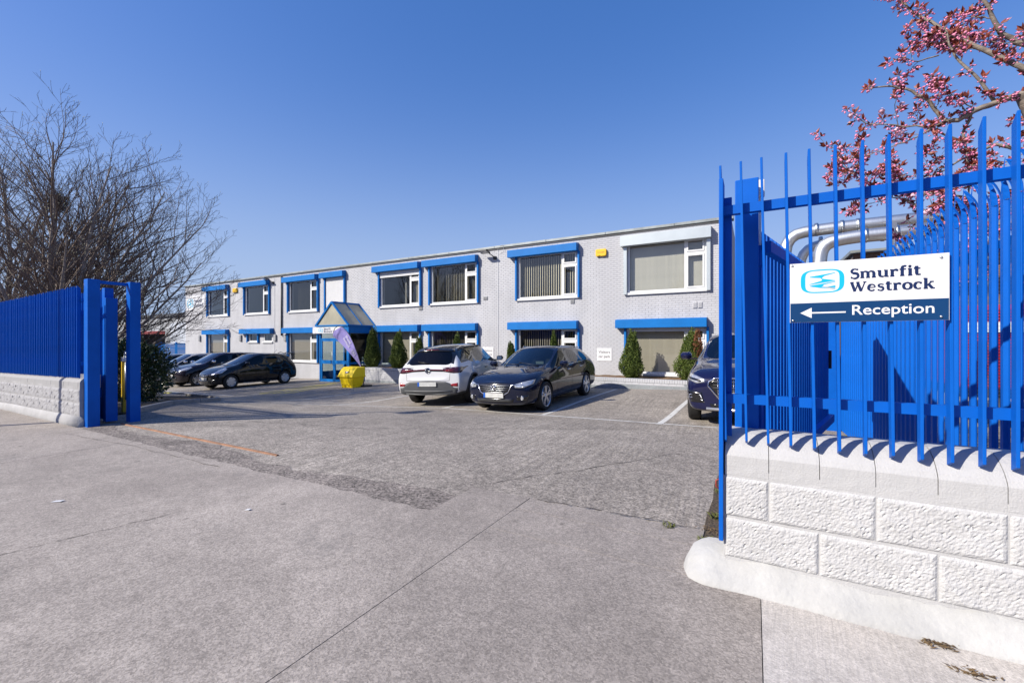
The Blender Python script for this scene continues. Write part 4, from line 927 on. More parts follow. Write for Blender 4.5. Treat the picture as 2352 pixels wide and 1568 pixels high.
class Car:
    def __init__(s, name, sp, label, cat, pos, head, group='cars parked in front of the office'):
        """sp: stations, paint, axles (xf, xr), wheel radius, track half width"""
        s.sp = sp; s.r = root(name, (pos[0], pos[1], pos[2]), label, cat, group, head); s.mw = Matrix.LocRotScale(Vector(pos), s.r.rotation_euler, None)
        if len(pos) > 3: pass
        nG = sp['glass']; nst = len(sp['st'])
        def gl(i, j, sd):
            if j in (0, 1) and sp.get('clad'): return 8
            if j == 5 and i in nG['side']: return 20+2*nG['side'].index(i)+(sd < 0)
            if j == 5 and i in nG.get('pillar', ()): return 7
            if j == 5 and i in nG.get('dark', ()): return 7
            if j == 6 and i in sp.get('blackrail', ()): return 7
            if j in (7, 8) and i in sp.get('blackroof', ()): return 6
            if j in (7, 8) and i == nG['ws']: return 1
            if j in (7, 8) and i == nG['rw']: return 2
            return 0
        V, F_, ID = grid_car(sp['st'], gl, sp.get('cap', (.08, -.06))[0], sp.get('cap', (.08, -.06))[1])
        me = mesh('shell', V, F_, True)
        for _ in range(34): me.materials.append(CABIN)
        me.polygons.foreach_set('material_index', ID)
        bm = bmesh.new(); bm.from_mesh(me); bmesh.ops.recalc_face_normals(bm, faces=bm.faces[:]); 
        cl = bm.edges.layers.float.get('crease_edge') or bm.edges.layers.float.new('crease_edge')
        for e in bm.edges:
            if len(e.link_faces) == 2:
                a, b = (fc.material_index for fc in e.link_faces)
                if a != b and (a in (1, 2) or b in (1, 2) or a >= 20 or b >= 20): e[cl] = .55
        bm.to_mesh(me); bm.free()
        o = bpy.data.objects.new('shell', me); COL.objects.link(o)
        sb = o.modifiers.new('s', 'SUBSURF'); sb.levels = sb.render_levels = 3 if sp.get('fine') else 2
        R = sp['wr']; tmp = []
        for ax in sp['axles']:
            for sd in (1, -1):
                c = MB().lathe([(0.0001, .56*sd), (R+.055, .56*sd), (R+.055, 1.3*sd), (.0001, 1.3*sd)], 40, (ax, 0, R), 'y'); cm = c.mesh('c')
                bb = bmesh.new(); bb.from_mesh(cm); bmesh.ops.remove_doubles(bb, verts=bb.verts[:], dist=.002); bmesh.ops.recalc_face_normals(bb, faces=bb.faces[:]); bb.to_mesh(cm); bb.free()
                for _ in range(34): cm.materials.append(CABIN)
                cm.polygons.foreach_set('material_index', [WELL]*len(cm.polygons))
                co = bpy.data.objects.new('c', cm); COL.objects.link(co); tmp.append(co)
                bo = o.modifiers.new('b', 'BOOLEAN'); bo.operation = 'DIFFERENCE'; bo.solver = 'EXACT'; bo.object = co
        dg = bpy.context.evaluated_depsgraph_get(); ev = bpy.data.meshes.new_from_object(o.evaluated_get(dg))
        for t in tmp+[o]: bpy.data.objects.remove(t)
        s.bvh = BVHTree.FromPolygons([v.co.copy() for v in ev.vertices], [tuple(p.vertices) for p in ev.polygons])
        # split the shell into its parts
        groups = {}
        for p in ev.polygons: groups.setdefault(p.material_index, []).append(tuple(p.vertices))
        NM = {0: ('body', sp['paint']), 1: ('windscreen', CARGL), 2: ('rear_window', sp.get('rglass', CARGD)), 6: ('roof', TRIM), 7: ('pillar_trim', TRIM), 8: ('sill_cladding', CLAD if sp.get('clad') else sp['paint']), 9: ('wheel_well', BLACKP)}
        for k, fs in groups.items():
            nm, m = NM.get(k) or ('side_window', sp.get('fglass', CARGM) if k < 22+2*sp.get('clear', 0) else sp.get('rglass', CARGD))
            for fs in (loose(fs) if k == 7 else [fs]):
              used = sorted({i for q in fs for i in q}); mp = {u: i for i, u in enumerate(used)}
              s.add(nm, mesh(nm, [ev.vertices[u].co for u in used], [tuple(mp[i] for i in q) for q in fs], k != WELL), m)
        s.wheels()
    def add(s, name, me, m, parent=None):
        if len(me.materials) == 0: me.materials.append(m)
        o = bpy.data.objects.new(name, me); COL.objects.link(o); o.parent = parent or s.r
        return o
    def mb(s, name, b, m, smooth=False, bevel=0, parent=None):
        me = b.mesh(name, smooth); bm = bmesh.new(); bm.from_mesh(me)
        if bevel: bmesh.ops.bevel(bm, geom=bm.edges[:], offset=bevel, segments=2, affect='EDGES', clamp_overlap=True)
        bmesh.ops.recalc_face_normals(bm, faces=bm.faces[:]); bm.to_mesh(me); bm.free()
        if bevel: me.polygons.foreach_set('use_smooth', [True]*len(me.polygons))
        return s.add(name, me, m, parent)
    def hit(s, a, b, axis):
        if axis == 'front': o, d = Vector((4, a, b)), Vector((-1, 0, 0))
        elif axis == 'rear': o, d = Vector((-4, a, b)), Vector((1, 0, 0))
        elif axis == 'left': o, d = Vector((a, 2, b)), Vector((0, -1, 0))
        elif axis == 'right': o, d = Vector((a, -2, b)), Vector((0, 1, 0))
        else: o, d = Vector((a, b, 3)), Vector((0, 0, -1))
        l, n, i, dist = s.bvh.ray_cast(o, d)
        if l is None: return None
        if n.dot(d) > 0: n = -n
        return l, n, d
    def patch(s, name, m, top, bot, axis, off=.006, n=10, k=4, parent=None, skirt=.02):
        """panel that follows the bodywork between two outline curves given in the projection plane"""
        def rs(pl, t):
            L = [0]; 
            for a, b in zip(pl, pl[1:]): L.append(L[-1]+sqrt((a[0]-b[0])**2+(a[1]-b[1])**2))
            q = t*L[-1]
            for i in range(len(pl)-1):
                if q <= L[i+1]+1e-9:
                    u = (q-L[i])/max(1e-9, L[i+1]-L[i]); return (pl[i][0]*(1-u)+pl[i+1][0]*u, pl[i][1]*(1-u)+pl[i+1][1]*u)
            return pl[-1]
        P = {}; last = None
        for i in range(n+1):
            a, b = rs(top, i/n), rs(bot, i/n)
            for j in range(k+1):
                t = j/k; h = s.hit(a[0]*(1-t)+b[0]*t, a[1]*(1-t)+b[1]*t, axis)
                if h is None: h = last
                if h is None: continue
                last = h; P[i, j] = (h[0]+h[1]*off, h[0]-h[1]*.004)
        V = []; I = {}
        for key, (o_, i_) in P.items(): I[key] = len(V); V.append(tuple(o_))
        F_ = [(I[i, j], I[i+1, j], I[i+1, j+1], I[i, j+1]) for i in range(n) for j in range(k) if all(q in I for q in ((i, j), (i+1, j), (i+1, j+1), (i, j+1)))]
        ring = [(i, 0) for i in range(n)]+[(n, j) for j in range(k)]+[(i, k) for i in range(n, 0, -1)]+[(0, j) for j in range(k, 0, -1)]
        ring = [q for q in ring if q in I]; b0 = len(V); V += [tuple(P[q][1]) for q in ring]; m_ = len(ring)
        F_ += [(I[ring[a]], b0+a, b0+(a+1) % m_, I[ring[(a+1) % m_]]) for a in range(m_)]
        me = mesh(name, V, F_, True); bm = bmesh.new(); bm.from_mesh(me); bmesh.ops.recalc_face_normals(bm, faces=bm.faces[:]); bm.to_mesh(me); bm.free()
        return s.add(name, me, m, parent)
    def seam(s, pts, axis, w=.007, m=None, name='panel_seam', off=.0012):
        n = max(3, int(sum(sqrt((a[0]-b[0])**2+(a[1]-b[1])**2) for a, b in zip(pts, pts[1:]))/.05)); V = []; F_ = []
        L = [0]
        for a, b in zip(pts, pts[1:]): L.append(L[-1]+sqrt((a[0]-b[0])**2+(a[1]-b[1])**2))
        for i in range(n+1):
            q = L[-1]*i/n; e = max(j for j in range(len(pts)-1) if L[j] <= q+1e-9); u = (q-L[e])/max(1e-9, L[e+1]-L[e]); a, b = pts[e], pts[e+1]
            dx, dy = b[0]-a[0], b[1]-a[1]; l = sqrt(dx*dx+dy*dy); c = (a[0]+dx*u, a[1]+dy*u); nn = (-dy/l*w/2, dx/l*w/2)
            for sg_ in (1, -1):
                h = s.hit(c[0]+nn[0]*sg_, c[1]+nn[1]*sg_, axis)
                if h is None: return
                V.append(tuple(h[0]+h[1]*off))
        s.add(name, mesh('seam', V, [(2*i, 2*i+1, 2*i+3, 2*i+2) for i in range(n)], True), m or SEAM)
    def bar(s, name, m, pts, axis, r=.012, off=.006, n=5):
        P = [s.hit(a, b, axis) for a, b in pts]; P = [h[0]+h[1]*off for h in P if h]
        if len(P) > 1: return s.mb(name, MB().tube(P, r, n), m, True)
    def disc(s, name, m, a, b, axis, r, off=.01, ring=0., n=20, parent=None, sq=1.):
        h = s.hit(a, b, axis)
        if not h: return None
        c, nn = h[0]+h[1]*off, -h[2]; u = nn.cross(Vector((0, 0, 1))).normalized(); w = u.cross(nn); V = []; F_ = []
        if ring:
            for i in range(n):
                t = 2*pi*i/n; d = u*cos(t)+w*sin(t)*sq; V += [tuple(c+d*r), tuple(c+d*(r-ring)), tuple(c+d*(r-ring/2)+nn*.008)]
            F_ = [q for i in range(n) for q in ((3*i, 3*((i+1) % n), 3*((i+1) % n)+2, 3*i+2), (3*i+2, 3*((i+1) % n)+2, 3*((i+1) % n)+1, 3*i+1))]
        else:
            V = [tuple(c+(u*cos(2*pi*i/n)+w*sin(2*pi*i/n)*sq)*r) for i in range(n)]+[tuple(c+nn*.006)]; F_ = [(i, (i+1) % n, n) for i in range(n)]
        return s.add(name, mesh(name, V, F_, True), m, parent)
    def badge_lines(s, name, m, a, b, axis, pls, off, w):
        h = s.hit(a, b, axis); c, nn = h[0]+h[1]*off, -h[2]; u = nn.cross(Vector((0, 0, 1))).normalized()*-1; wv = Vector((0, 0, 1))
        if (u.cross(wv)).dot(nn) < 0: u = -u
        for pl in pls: s.mb(name, MB().tube([c+u*p[0]+wv*p[1] for p in pl], w, 4), m, True)
    def wheels(s):
        sp = s.sp; R = sp['wr']; rr = sp.get('rim', .70)*R; ty = MB(); wd = .108
        ty.lathe([(rr*.98, -wd*.7), (R*.93, -wd), (R*.985, -wd*.8), (R, -wd*.5), (R, wd*.5), (R*.985, wd*.8), (R*.93, wd), (rr*1.02, wd*.86), (rr*.96, wd*.6)], 40, axis='y'); tme = ty.mesh('tyre', True)
        rm = MB(); rm.lathe([(rr*1.01, wd*.80), (rr*.985, wd*.92), (rr*.93, wd*.84), (rr*.90, wd*.3), (rr*.88, -wd*.6)], 40, axis='y')
        k = len(rm.v); style, ns = sp.get('spokes', ('double', 5))
        def spoke(a, w0, w1, r0, r1, y0, y1, b_=rm):
            ca, sa = cos(a), sin(a); P = lambda r_, t, y: (r_*ca-t*sa, y, r_*sa+t*ca)
            q = len(b_.v); b_.v += [P(r0, -w0, y0), P(r0, w0, y0), P(r1, w1, y1), P(r1, -w1, y1), P(r0, -w0, y0-.03), P(r0, w0, y0-.03), P(r1, w1, y1-.03), P(r1, -w1, y1-.03)]
            b_.f += [(q, q+1, q+2, q+3), (q+4, q+7, q+6, q+5), (q, q+3, q+7, q+4), (q+1, q+5, q+6, q+2), (q, q+4, q+5, q+1)]
        for i in range(ns):
            a = 2*pi*i/ns+.3
            if style == 'double':
                for d in (-.17, .17): spoke(a+d, .016, .016, rr*.18, rr*.93, wd*.80, wd*.84)
            elif style == 'wide': spoke(a, .028, .040, rr*.15, rr*.93, wd*.86, wd*.84)
            else: spoke(a, rr*.28, rr*.33, rr*.15, rr*.94, wd*.88, wd*.80)
        rm.lathe([(0.001, wd*.9), (rr*.17, wd*.88), (rr*.22, wd*.72), (rr*.22, wd*.4)], 20, axis='y'); rme = rm.mesh('rim')
        bk = MB().lathe([(.001, wd*.22), (rr*.89, wd*.2), (rr*.89, wd*.1)], 24, axis='y').mesh('brake'); dk = MB().lathe([(.001, wd*.36), (rr*.62, wd*.35), (rr*.62, wd*.25)], 24, axis='y').mesh('disc', True)
        for ax in sp['axles']:
            for sd in (1, -1):
                y = (sp['track']-wd)*sd
                w = s.add('wheel', tme, TYRE); w.location = (ax, y, R)
                if sd < 0: w.rotation_euler = (0, 0, pi)
                if ax > 0 and sp.get('steer'): w.rotation_euler.z += sp['steer']
                for nm, me, m in (('rim', rme, sp.get('rimm', ALLOY)), ('wheel_back', bk, BLACKP), ('brake_disc', dk, STEEL)): s.add(nm, me, m, w)
    def mirrors(s, x, y, z, m, sc=1.):
        for sd in (1, -1):
            b = MB(); b.v = [(x-.05, sd*y, z-.03), (x+.06, sd*y, z-.03)]; b = MB()
            pr = [(-.055, -.05), (.055, -.035), (.10, .01), (.085, .075), (.02, .10), (-.055, .095)]
            b.prism([(x+p[0]*sc, z+p[1]*sc+.03) for p in pr], 'y', sd*(y+.03), sd*(y+.03+.19*sc)); o = s.mb('door_mirror', b, m, bevel=.025*sc)
            s.mb('mirror_arm', MB().box(x-.02, x+.06, min(sd*(y-.06), sd*(y+.06)), max(sd*(y-.06), sd*(y+.06)), z-.02, z+.02), TRIM, parent=o)
            b2 = bx(x-.0585*sc, x-.0565*sc, min(sd*(y+.06), sd*(y+.2*sc)), max(sd*(y+.06), sd*(y+.2*sc)), z-.0, z+.11*sc); s.mb('mirror_glass', b2, CHROME, parent=o)
    def handle(s, x, z, m):
        for ax in ('left', 'right'):
            h = s.hit(x, z, ax)
            if h:
                c = h[0]; sg_ = 1 if ax == 'left' else -1
                s.mb('door_handle', MB().tube([(c.x+.09, c.y, z), (c.x+.07, c.y+.022*sg_, z), (c.x-.07, c.y+.022*sg_, z), (c.x-.09, c.y, z)], .013, 6), m, True)
    def plate(s, axis, z, y=0., w=.26, h=.055, off=.015):
        c = s.hit(y, z, axis)
        if not c: return
        x = c[0].x+(off if axis == 'front' else -off); sg_ = 1 if axis == 'front' else -1
        o = s.mb('number_plate', MB().box(min(x, x+.008*sg_), max(x, x+.008*sg_), y-w, y+w, z-h, z+h), PLATE)
        ye = (y-w, y-w+.05) if axis == 'front' else (y+w-.05, y+w)
        s.mb('plate_band', MB().box(min(x+.0085*sg_, x+.0095*sg_), max(x+.0085*sg_, x+.0095*sg_), ye[0], ye[1], z-h, z+h), EUB, parent=o)
    def cabin(s, xw, xs, zf, zbelt, w, rear=True):
        s.mb('dashboard', MB().prism([(xw+.25, zbelt-.02), (xw-.25, zbelt+.0), (xw-.40, zbelt-.12), (xw-.40, zf+.2), (xw+.25, zf+.2)], 'y', -w+.12, w-.12), CABIN)
        def seat(x, y, wd):
            b = MB(); b.box(x-.25, x+.28, y-wd, y+wd, zf+.18, zf+.36); o = s.mb('seat', b, SEATM, bevel=.04)
            b = MB(); b.prism([(x-.20, zf+.34), (x-.08, zf+.36), (x-.26, zbelt+.22), (x-.36, zbelt+.20)], 'y', y-wd, y+wd); s.mb('seat_back', b, SEATM, bevel=.04, parent=o)
            b = MB(); b.prism([(x-.28, zbelt+.24), (x-.38, zbelt+.23), (x-.40, zbelt+.40), (x-.32, zbelt+.41)], 'y', y-.12, y+.12); s.mb('head_rest', b, SEATM, bevel=.03, parent=o)
        for y in (.36, -.36): seat(xs, y, .24)
        if rear: seat(xs-.85, 0, .58)
        t = [(xs+.42+.06*sin(a)*0, -.36+.18*cos(a), zbelt+.02+.18*sin(a)) for a in [2*pi*i/20 for i in range(21)]]
        s.mb('steering_wheel', MB().tube(t, .014, 6), CABIN, True)
    def sit(s, wb=None):
        """lean the car with the slope so that all wheels touch the yard"""
        sp = s.sp; xf, xr = sp['axles']; h = s.r.rotation_euler.z; p = s.r.location; d = Vector((cos(h), sin(h))); n_ = Vector((-sin(h), cos(h))); t = sp['track']-.1
        zf = [gz(p.x+d.x*xf+n_.x*t*q, p.y+d.y*xf+n_.y*t*q) for q in (1, -1)]; zr = [gz(p.x+d.x*xr+n_.x*t*q, p.y+d.y*xr+n_.y*t*q) for q in (1, -1)]
        pit = (sum(zr)-sum(zf))/2/(xf-xr); rol = ((zf[0]+zr[0])-(zf[1]+zr[1]))/2/(2*t)
        s.r.rotation_euler = (rol, pit, h); s.r.location.z = (sum(zf)/2*(-xr)+sum(zr)/2*xf)/(xf-xr)

def mirror_y(c): return [(-a, b) for a, b in c]
def both(fn):
    for sd in (1, -1): fn(sd)
# ---- dark blue estate car, front towards the camera
EST = dict(fine=True, paint=paint('dark_blue_metallic', (.006, .009, .028), .25), axles=(1.46, -1.29), wr=.335, track=.915, rim=.74, spokes=('double', 5), rimm=ALLOY, clear=1,
  glass=dict(side=(4, 5, 7, 9), pillar=(6, 8), ws=4, rw=11), cap=(.11, -.05),
  st=[(2.27, .66, .23, .66, .60, 2.24, .48, .705, .725), (2.14, .83, .20, .74, .75, 2.06, .60, .80, .825), (1.85, .905, .19, .825, .825, 1.78, .64, .875, .905), (1.46, .918, .18, .88, .85, 1.40, .66, .935, .965),
      (.96, .92, .17, .93, .865, .93, .70, .965, 1.0, .16), (.50, .92, .17, .95, .87, .06, .575, 1.40, 1.435, .06), (-.10, .92, .17, .965, .872, -.14, .585, 1.435, 1.478), (-.20, .92, .17, .967, .872, -.23, .585, 1.436, 1.48),
      (-1.02, .92, .17, .985, .868, -.97, .575, 1.42, 1.472), (-1.12, .92, .17, .99, .865, -1.06, .572, 1.417, 1.468), (-1.72, .91, .18, 1.02, .845, -1.52, .545, 1.38, 1.435), (-2.05, .895, .20, 1.03, .81, -1.98, .51, 1.335, 1.395, -.06),
      (-2.20, .88, .22, 1.00, .77, -2.24, .58, 1.00, 1.03, -.05), (-2.31, .845, .24, .87, .74, -2.33, .56, .90, .92), (-2.37, .74, .27, .62, .66, -2.37, .5, .66, .67)])
cy = -5.10
c = Car('estate_car', EST, 'shiny dark blue estate car facing us, chrome edged grille, beside the empty bay', 'car', (cy, 10.58, -.18), -pi/2)
c.sit()
gt = [(-.44, .665), (-.30, .70), (0, .71), (.30, .70), (.44, .665)]; gbm = [(-.43, .64), (-.36, .50), (-.20, .415), (0, .40), (.20, .415), (.36, .50), (.43, .64)]
gr = c.patch('grille', TRIM, gt, gbm, 'front', .004, 18, 8)
for i in range(5):
    z = .645-.045*i; w = .40-.028*i**1.35; c.bar('grille_bar', mat('grille_grey', (.25, .26, .28), .25, .8), [(-w+2*w*t/8, z-.012*(1-abs(t/4-1))) for t in range(9)], 'front', .008, .006)
c.bar('grille_chrome', CHROME, [(-.60, .66), (-.44, .655), (-.365, .50), (-.20, .41), (0, .395), (.20, .41), (.365, .50), (.44, .655), (.60, .66)], 'front', .012, .008)
c.disc('badge', CHROME, 0, .60, 'front', .075, .022, .016, 24, None, .82); c.badge_lines('badge', CHROME, 0, .60, 'front', [[(-.055, .028), (-.02, .015), (0, -.02), (.02, .015), (.055, .028)], [(-.05, .028), (-.035, -.03)], [(.05, .028), (.035, -.03)]], .026, .007)
def fe(sd):
    c.patch('headlight', LAMPW, [(.50*sd, .665), (.66*sd, .715), (.83*sd, .755)], [(.52*sd, .60), (.68*sd, .585), (.835*sd, .665)], 'front', .006, 12, 5)
    c.disc('headlight_lens', CHROME, .66*sd, .645, 'front', .045, .016, .014)
    c.disc('fog_lamp', CHROME, .66*sd, .37, 'front', .045, .008, .014); c.disc('fog_lens', LAMPW, .66*sd, .37, 'front', .033, .012)
    c.patch('air_intake', TRIM, [(.55*sd, .42), (.78*sd, .43)], [(.55*sd, .32), (.76*sd, .31)], 'front', .003, 8, 3)
    c.bar('roof_rail', ALLOY, [(-.25, .56*sd), (-.40, .57*sd), (-1.0, .57*sd), (-1.55, .545*sd), (-1.68, .53*sd)], 'top', .016, .035, 6)
both(fe)
c.patch('air_intake', TRIM, [(-.50, .36), (.50, .36)], [(-.46, .27), (.46, .27)], 'front', .003, 12, 3)
for z in (.33, .30): c.bar('intake_bar', CLAD, [(-.45+.09*t, z) for t in range(11)], 'front', .006, .006)
c.bar('front_lip', mat('lip_grey', (.22, .23, .25), .4), [(-.80, .245), (-.6, .235), (-.3, .225), (0, .222), (.3, .225), (.6, .235), (.80, .245)], 'front', .014, .004)
c.plate('front', .43); c.mirrors(.62, .90, .98, EST['paint']); c.handle(-.02, .86, CHROME); c.handle(-.92, .88, CHROME); c.cabin(.75, .05, .17, .93, .86)
for ax in ('left', 'right'):
    c.seam([(.78, .30), (.80, .60), (.70, .90)], ax); c.seam([(-.17, .25), (-.17, .95)], ax); c.seam([(-.98, .60), (-1.10, .80), (-1.06, .97)], ax); c.seam([(.80, .235), (-.9, .235)], ax)
    c.bar('window_chrome', CHROME, [(.78, .952), (.3, .972), (-.4, .985), (-1.1, 1.005), (-1.68, 1.035)], ax, .006, .004)
c.seam([(1.95, -.62), (1.2, -.70), (1.02, -.72)], 'top'); c.seam([(1.95, .62), (1.2, .70), (1.02, .72)], 'top')
bm_ = c.mb('permit', MB().box(.54, .545, .20, .42, 1.02, 1.09), PLATE); c.bar('wiper', BLACKP, [(.98, .5), (.90, -.1)], 'top', .008, .012); c.bar('wiper', BLACKP, [(1.0, -.05), (.86, -.58)], 'top', .008, .012)
# ---- white electric crossover, tail towards the camera
XOV = dict(fine=True, paint=paint('white_pearl', (.74, .75, .77)), axles=(1.42, -1.345), wr=.365, track=.92, rim=.76, spokes=('double', 5), rimm=DKALLOY, clad=True, clear=1, fglass=CARGL, blackrail=(4, 5, 6, 7, 8, 9, 10, 11), blackroof=(5, 6, 7, 8, 9, 10),
  glass=dict(side=(4, 5, 7, 9), pillar=(6, 8, 10), ws=4, rw=11), cap=(.10, -.09),
  st=[(2.12, .70, .30, .72, .62, 2.10, .50, .76, .78), (2.02, .86, .26, .82, .76, 1.98, .60, .88, .91), (1.75, .92, .24, .92, .83, 1.70, .64, .97, 1.0), (1.42, .925, .24, .98, .85, 1.36, .67, 1.03, 1.06),
      (1.05, .925, .24, 1.02, .865, 1.02, .70, 1.06, 1.09, .14), (.62, .925, .24, 1.04, .87, .15, .59, 1.52, 1.565, .06), (-.08, .925, .24, 1.055, .875, -.12, .60, 1.565, 1.625), (-.17, .925, .24, 1.06, .875, -.21, .60, 1.565, 1.627),
      (-.98, .925, .24, 1.075, .87, -.90, .59, 1.545, 1.61), (-1.07, .925, .24, 1.08, .87, -1.0, .588, 1.54, 1.605), (-1.55, .92, .25, 1.12, .855, -1.42, .57, 1.50, 1.57), (-2.0, .905, .30, 1.12, .80, -1.86, .55, 1.43, 1.50, -.06),
      (-2.18, .895, .30, 1.08, .79, -2.20, .66, 1.06, 1.09, -.05), (-2.27, .885, .30, .93, .80, -2.29, .62, .97, .99), (-2.29, .83, .34, .66, .76, -2.30, .6, .70, .71)])
hd = pi/2+radians(14)
rx, ry = -7.54, 9.52; p = (rx+cos(hd)*1.345, ry+sin(hd)*1.345, -.28)
c = Car('electric_crossover', XOV, 'white crossover car seen from behind, dark roof rails and joined tail lights', 'car', p, hd); c.sit()
c.patch('light_bar', TRIM, [(-.78, .955), (0, .985), (.78, .955)], [(-.78, .90), (0, .93), (.78, .90)], 'rear', .005, 24, 3)
c.bar('light_strip', LAMPR, [(-.6, .935), (-.3, .957), (0, .967), (.3, .957), (.6, .935)], 'rear', .006, .008)
def xe(sd):
    ax = 'left' if sd > 0 else 'right'
    c.patch('tail_lamp', LAMPD, [(.42*sd, .99), (.70*sd, 1.005), (.865*sd, 1.02)], [(.44*sd, .915), (.70*sd, .875), (.865*sd, .88)], 'rear', .008, 12, 4)
    c.patch('tail_lamp', LAMPD, [(-2.26, 1.02), (-2.08, 1.03), (-1.93, 1.02)], [(-2.26, .88), (-2.08, .90), (-1.95, .955)], ax, .008, 10, 4)
    for z in (.925, .95): c.bar('lamp_strip', LAMPR, [(.50*sd, z), (.62*sd, z+.008), (.74*sd, z+.004)], 'rear', .007, .014)
    c.patch('reflector', LAMPR, [(.64*sd, .60), (.82*sd, .63)], [(.66*sd, .55), (.82*sd, .53)], 'rear', .006, 6, 3)
    c.patch('bumper_corner', CLAD, [(.50*sd, .66), (.62*sd, .62), (.70*sd, .52), (.85*sd, .50)], [(.50*sd, .50), (.62*sd, .48), (.70*sd, .45), (.85*sd, .40)], 'rear', .004, 10, 3)
    c.bar('roof_rail', BLACKP, [(.0, .60*sd), (-.2, .61*sd), (-.9, .60*sd), (-1.45, .575*sd), (-1.6, .56*sd)], 'top', .018, .03, 6)
    for xa_ in XOV['axles']:                       # wheel-arch mouldings
        arc_ = []
        for i in range(15):
            a = pi*(i/14); h = c.hit(xa_+.445*cos(a), .365+.445*sin(a), ax)
            if h: arc_.append(h[0]+h[1]*.002)
        if len(arc_) > 4: c.mb('arch_moulding', MB().tube(arc_, .028, 6), CLAD, True)
both(xe)
c.patch('rear_bumper', CLAD, [(-.80, .44), (-.52, .66), (0, .68), (.52, .66), (.80, .44)], [(-.78, .32), (-.4, .30), (0, .295), (.4, .30), (.78, .32)], 'rear', .010, 24, 8)
c.bar('bumper_strip', mat('bumper_grey', (.16, .165, .17), .45), [(-.66, .43), (-.3, .42), (0, .418), (.3, .42), (.66, .43)], 'rear', .016, .014)
c.bar('bumper_strip', mat('bumper_grey', (.16, .165, .17), .45), [(-.62, .36), (-.3, .345), (0, .34), (.3, .345), (.62, .36)], 'rear', .014, .012)
c.plate('rear', .60, 0, .26, .055, .02)
c.disc('badge', CHROME, 0, .945, 'rear', .078, .016, .010, 28); c.disc('badge_back', TRIM, 0, .945, 'rear', .070, .012)
c.badge_lines('badge', CHROME, 0, .945, 'rear', [[(-.030, .058), (0, .005), (.030, .058)], [(-.058, .032), (-.028, -.052), (0, -.008), (.028, -.052), (.058, .032)]], .022, .006)
c.patch('spoiler', TRIM, [(-.50, 1.475), (0, 1.505), (.50, 1.475)], [(-.56, 1.415), (0, 1.44), (.56, 1.415)], 'rear', .02, 14, 3); c.bar('brake_light', LAMPR, [(-.18, 1.455), (.18, 1.455)], 'rear', .008, .028)
c.bar('wiper', BLACKP, [(-.02, 1.115), (.32, 1.165)], 'rear', .012, .016)
c.seam([(-.60, 1.08), (-.62, .88), (-.60, .68)], 'rear'); c.seam([(.60, 1.08), (.62, .88), (.60, .68)], 'rear'); c.seam([(-.6, .685), (.6, .685)], 'rear')
for ax in ('left', 'right'):
    c.seam([(.86, .40), (.88, .75), (.80, 1.0)], ax); c.seam([(-.13, .38), (-.13, 1.04)], ax); c.seam([(-.92, .62), (-1.10, .85), (-1.02, 1.06)], ax)
c.seam([(-1.42, .80), (-1.58, .80), (-1.58, .93), (-1.42, .93), (-1.42, .80)], 'right', .005)
c.mirrors(.74, .90, 1.07, TRIM); c.handle(-.30, .92, TRIM); c.handle(.52, .91, TRIM); c.cabin(.85, .10, .25, 1.02, .86)
# ---- small black hatchback
HAT = dict(paint=paint('black_metallic', (.008, .008, .011), .2), axles=(1.25, -1.25), wr=.305, track=.845, rim=.66, spokes=('cap', 6), rimm=mat('hubcap_silver', (.55, .55, .57), .35, .5), clear=2,
  glass=dict(side=(4, 5, 7, 9), pillar=(6, 8), ws=4, rw=10), cap=(.11, -.05),
  st=[(1.86, .58, .22, .62, .52, 1.84, .42, .67, .69), (1.74, .76, .19, .74, .68, 1.66, .55, .82, .845), (1.45, .83, .18, .86, .74, 1.34, .58, .93, .96), (1.22, .845, .18, .92, .77, 1.12, .60, .985, 1.01),
      (.92, .847, .17, .96, .785, .86, .64, 1.015, 1.05, .14), (.42, .847, .17, .98, .79, -.02, .545, 1.44, 1.485, .07), (-.28, .847, .17, .99, .79, -.32, .555, 1.475, 1.525), (-.36, .847, .17, .992, .79, -.40, .555, 1.475, 1.525),
      (-1.02, .845, .17, 1.02, .78, -1.02, .54, 1.455, 1.505), (-1.09, .845, .18, 1.03, .78, -1.09, .538, 1.45, 1.50), (-1.55, .83, .20, 1.06, .75, -1.62, .50, 1.40, 1.455, -.08), (-1.86, .80, .22, 1.02, .71, -1.88, .58, .99, 1.02, -.04), (-1.93, .76, .26, .80, .66, -1.95, .52, .82, .84), (-1.95, .66, .28, .60, .6, -1.96, .5, .64, .65)])
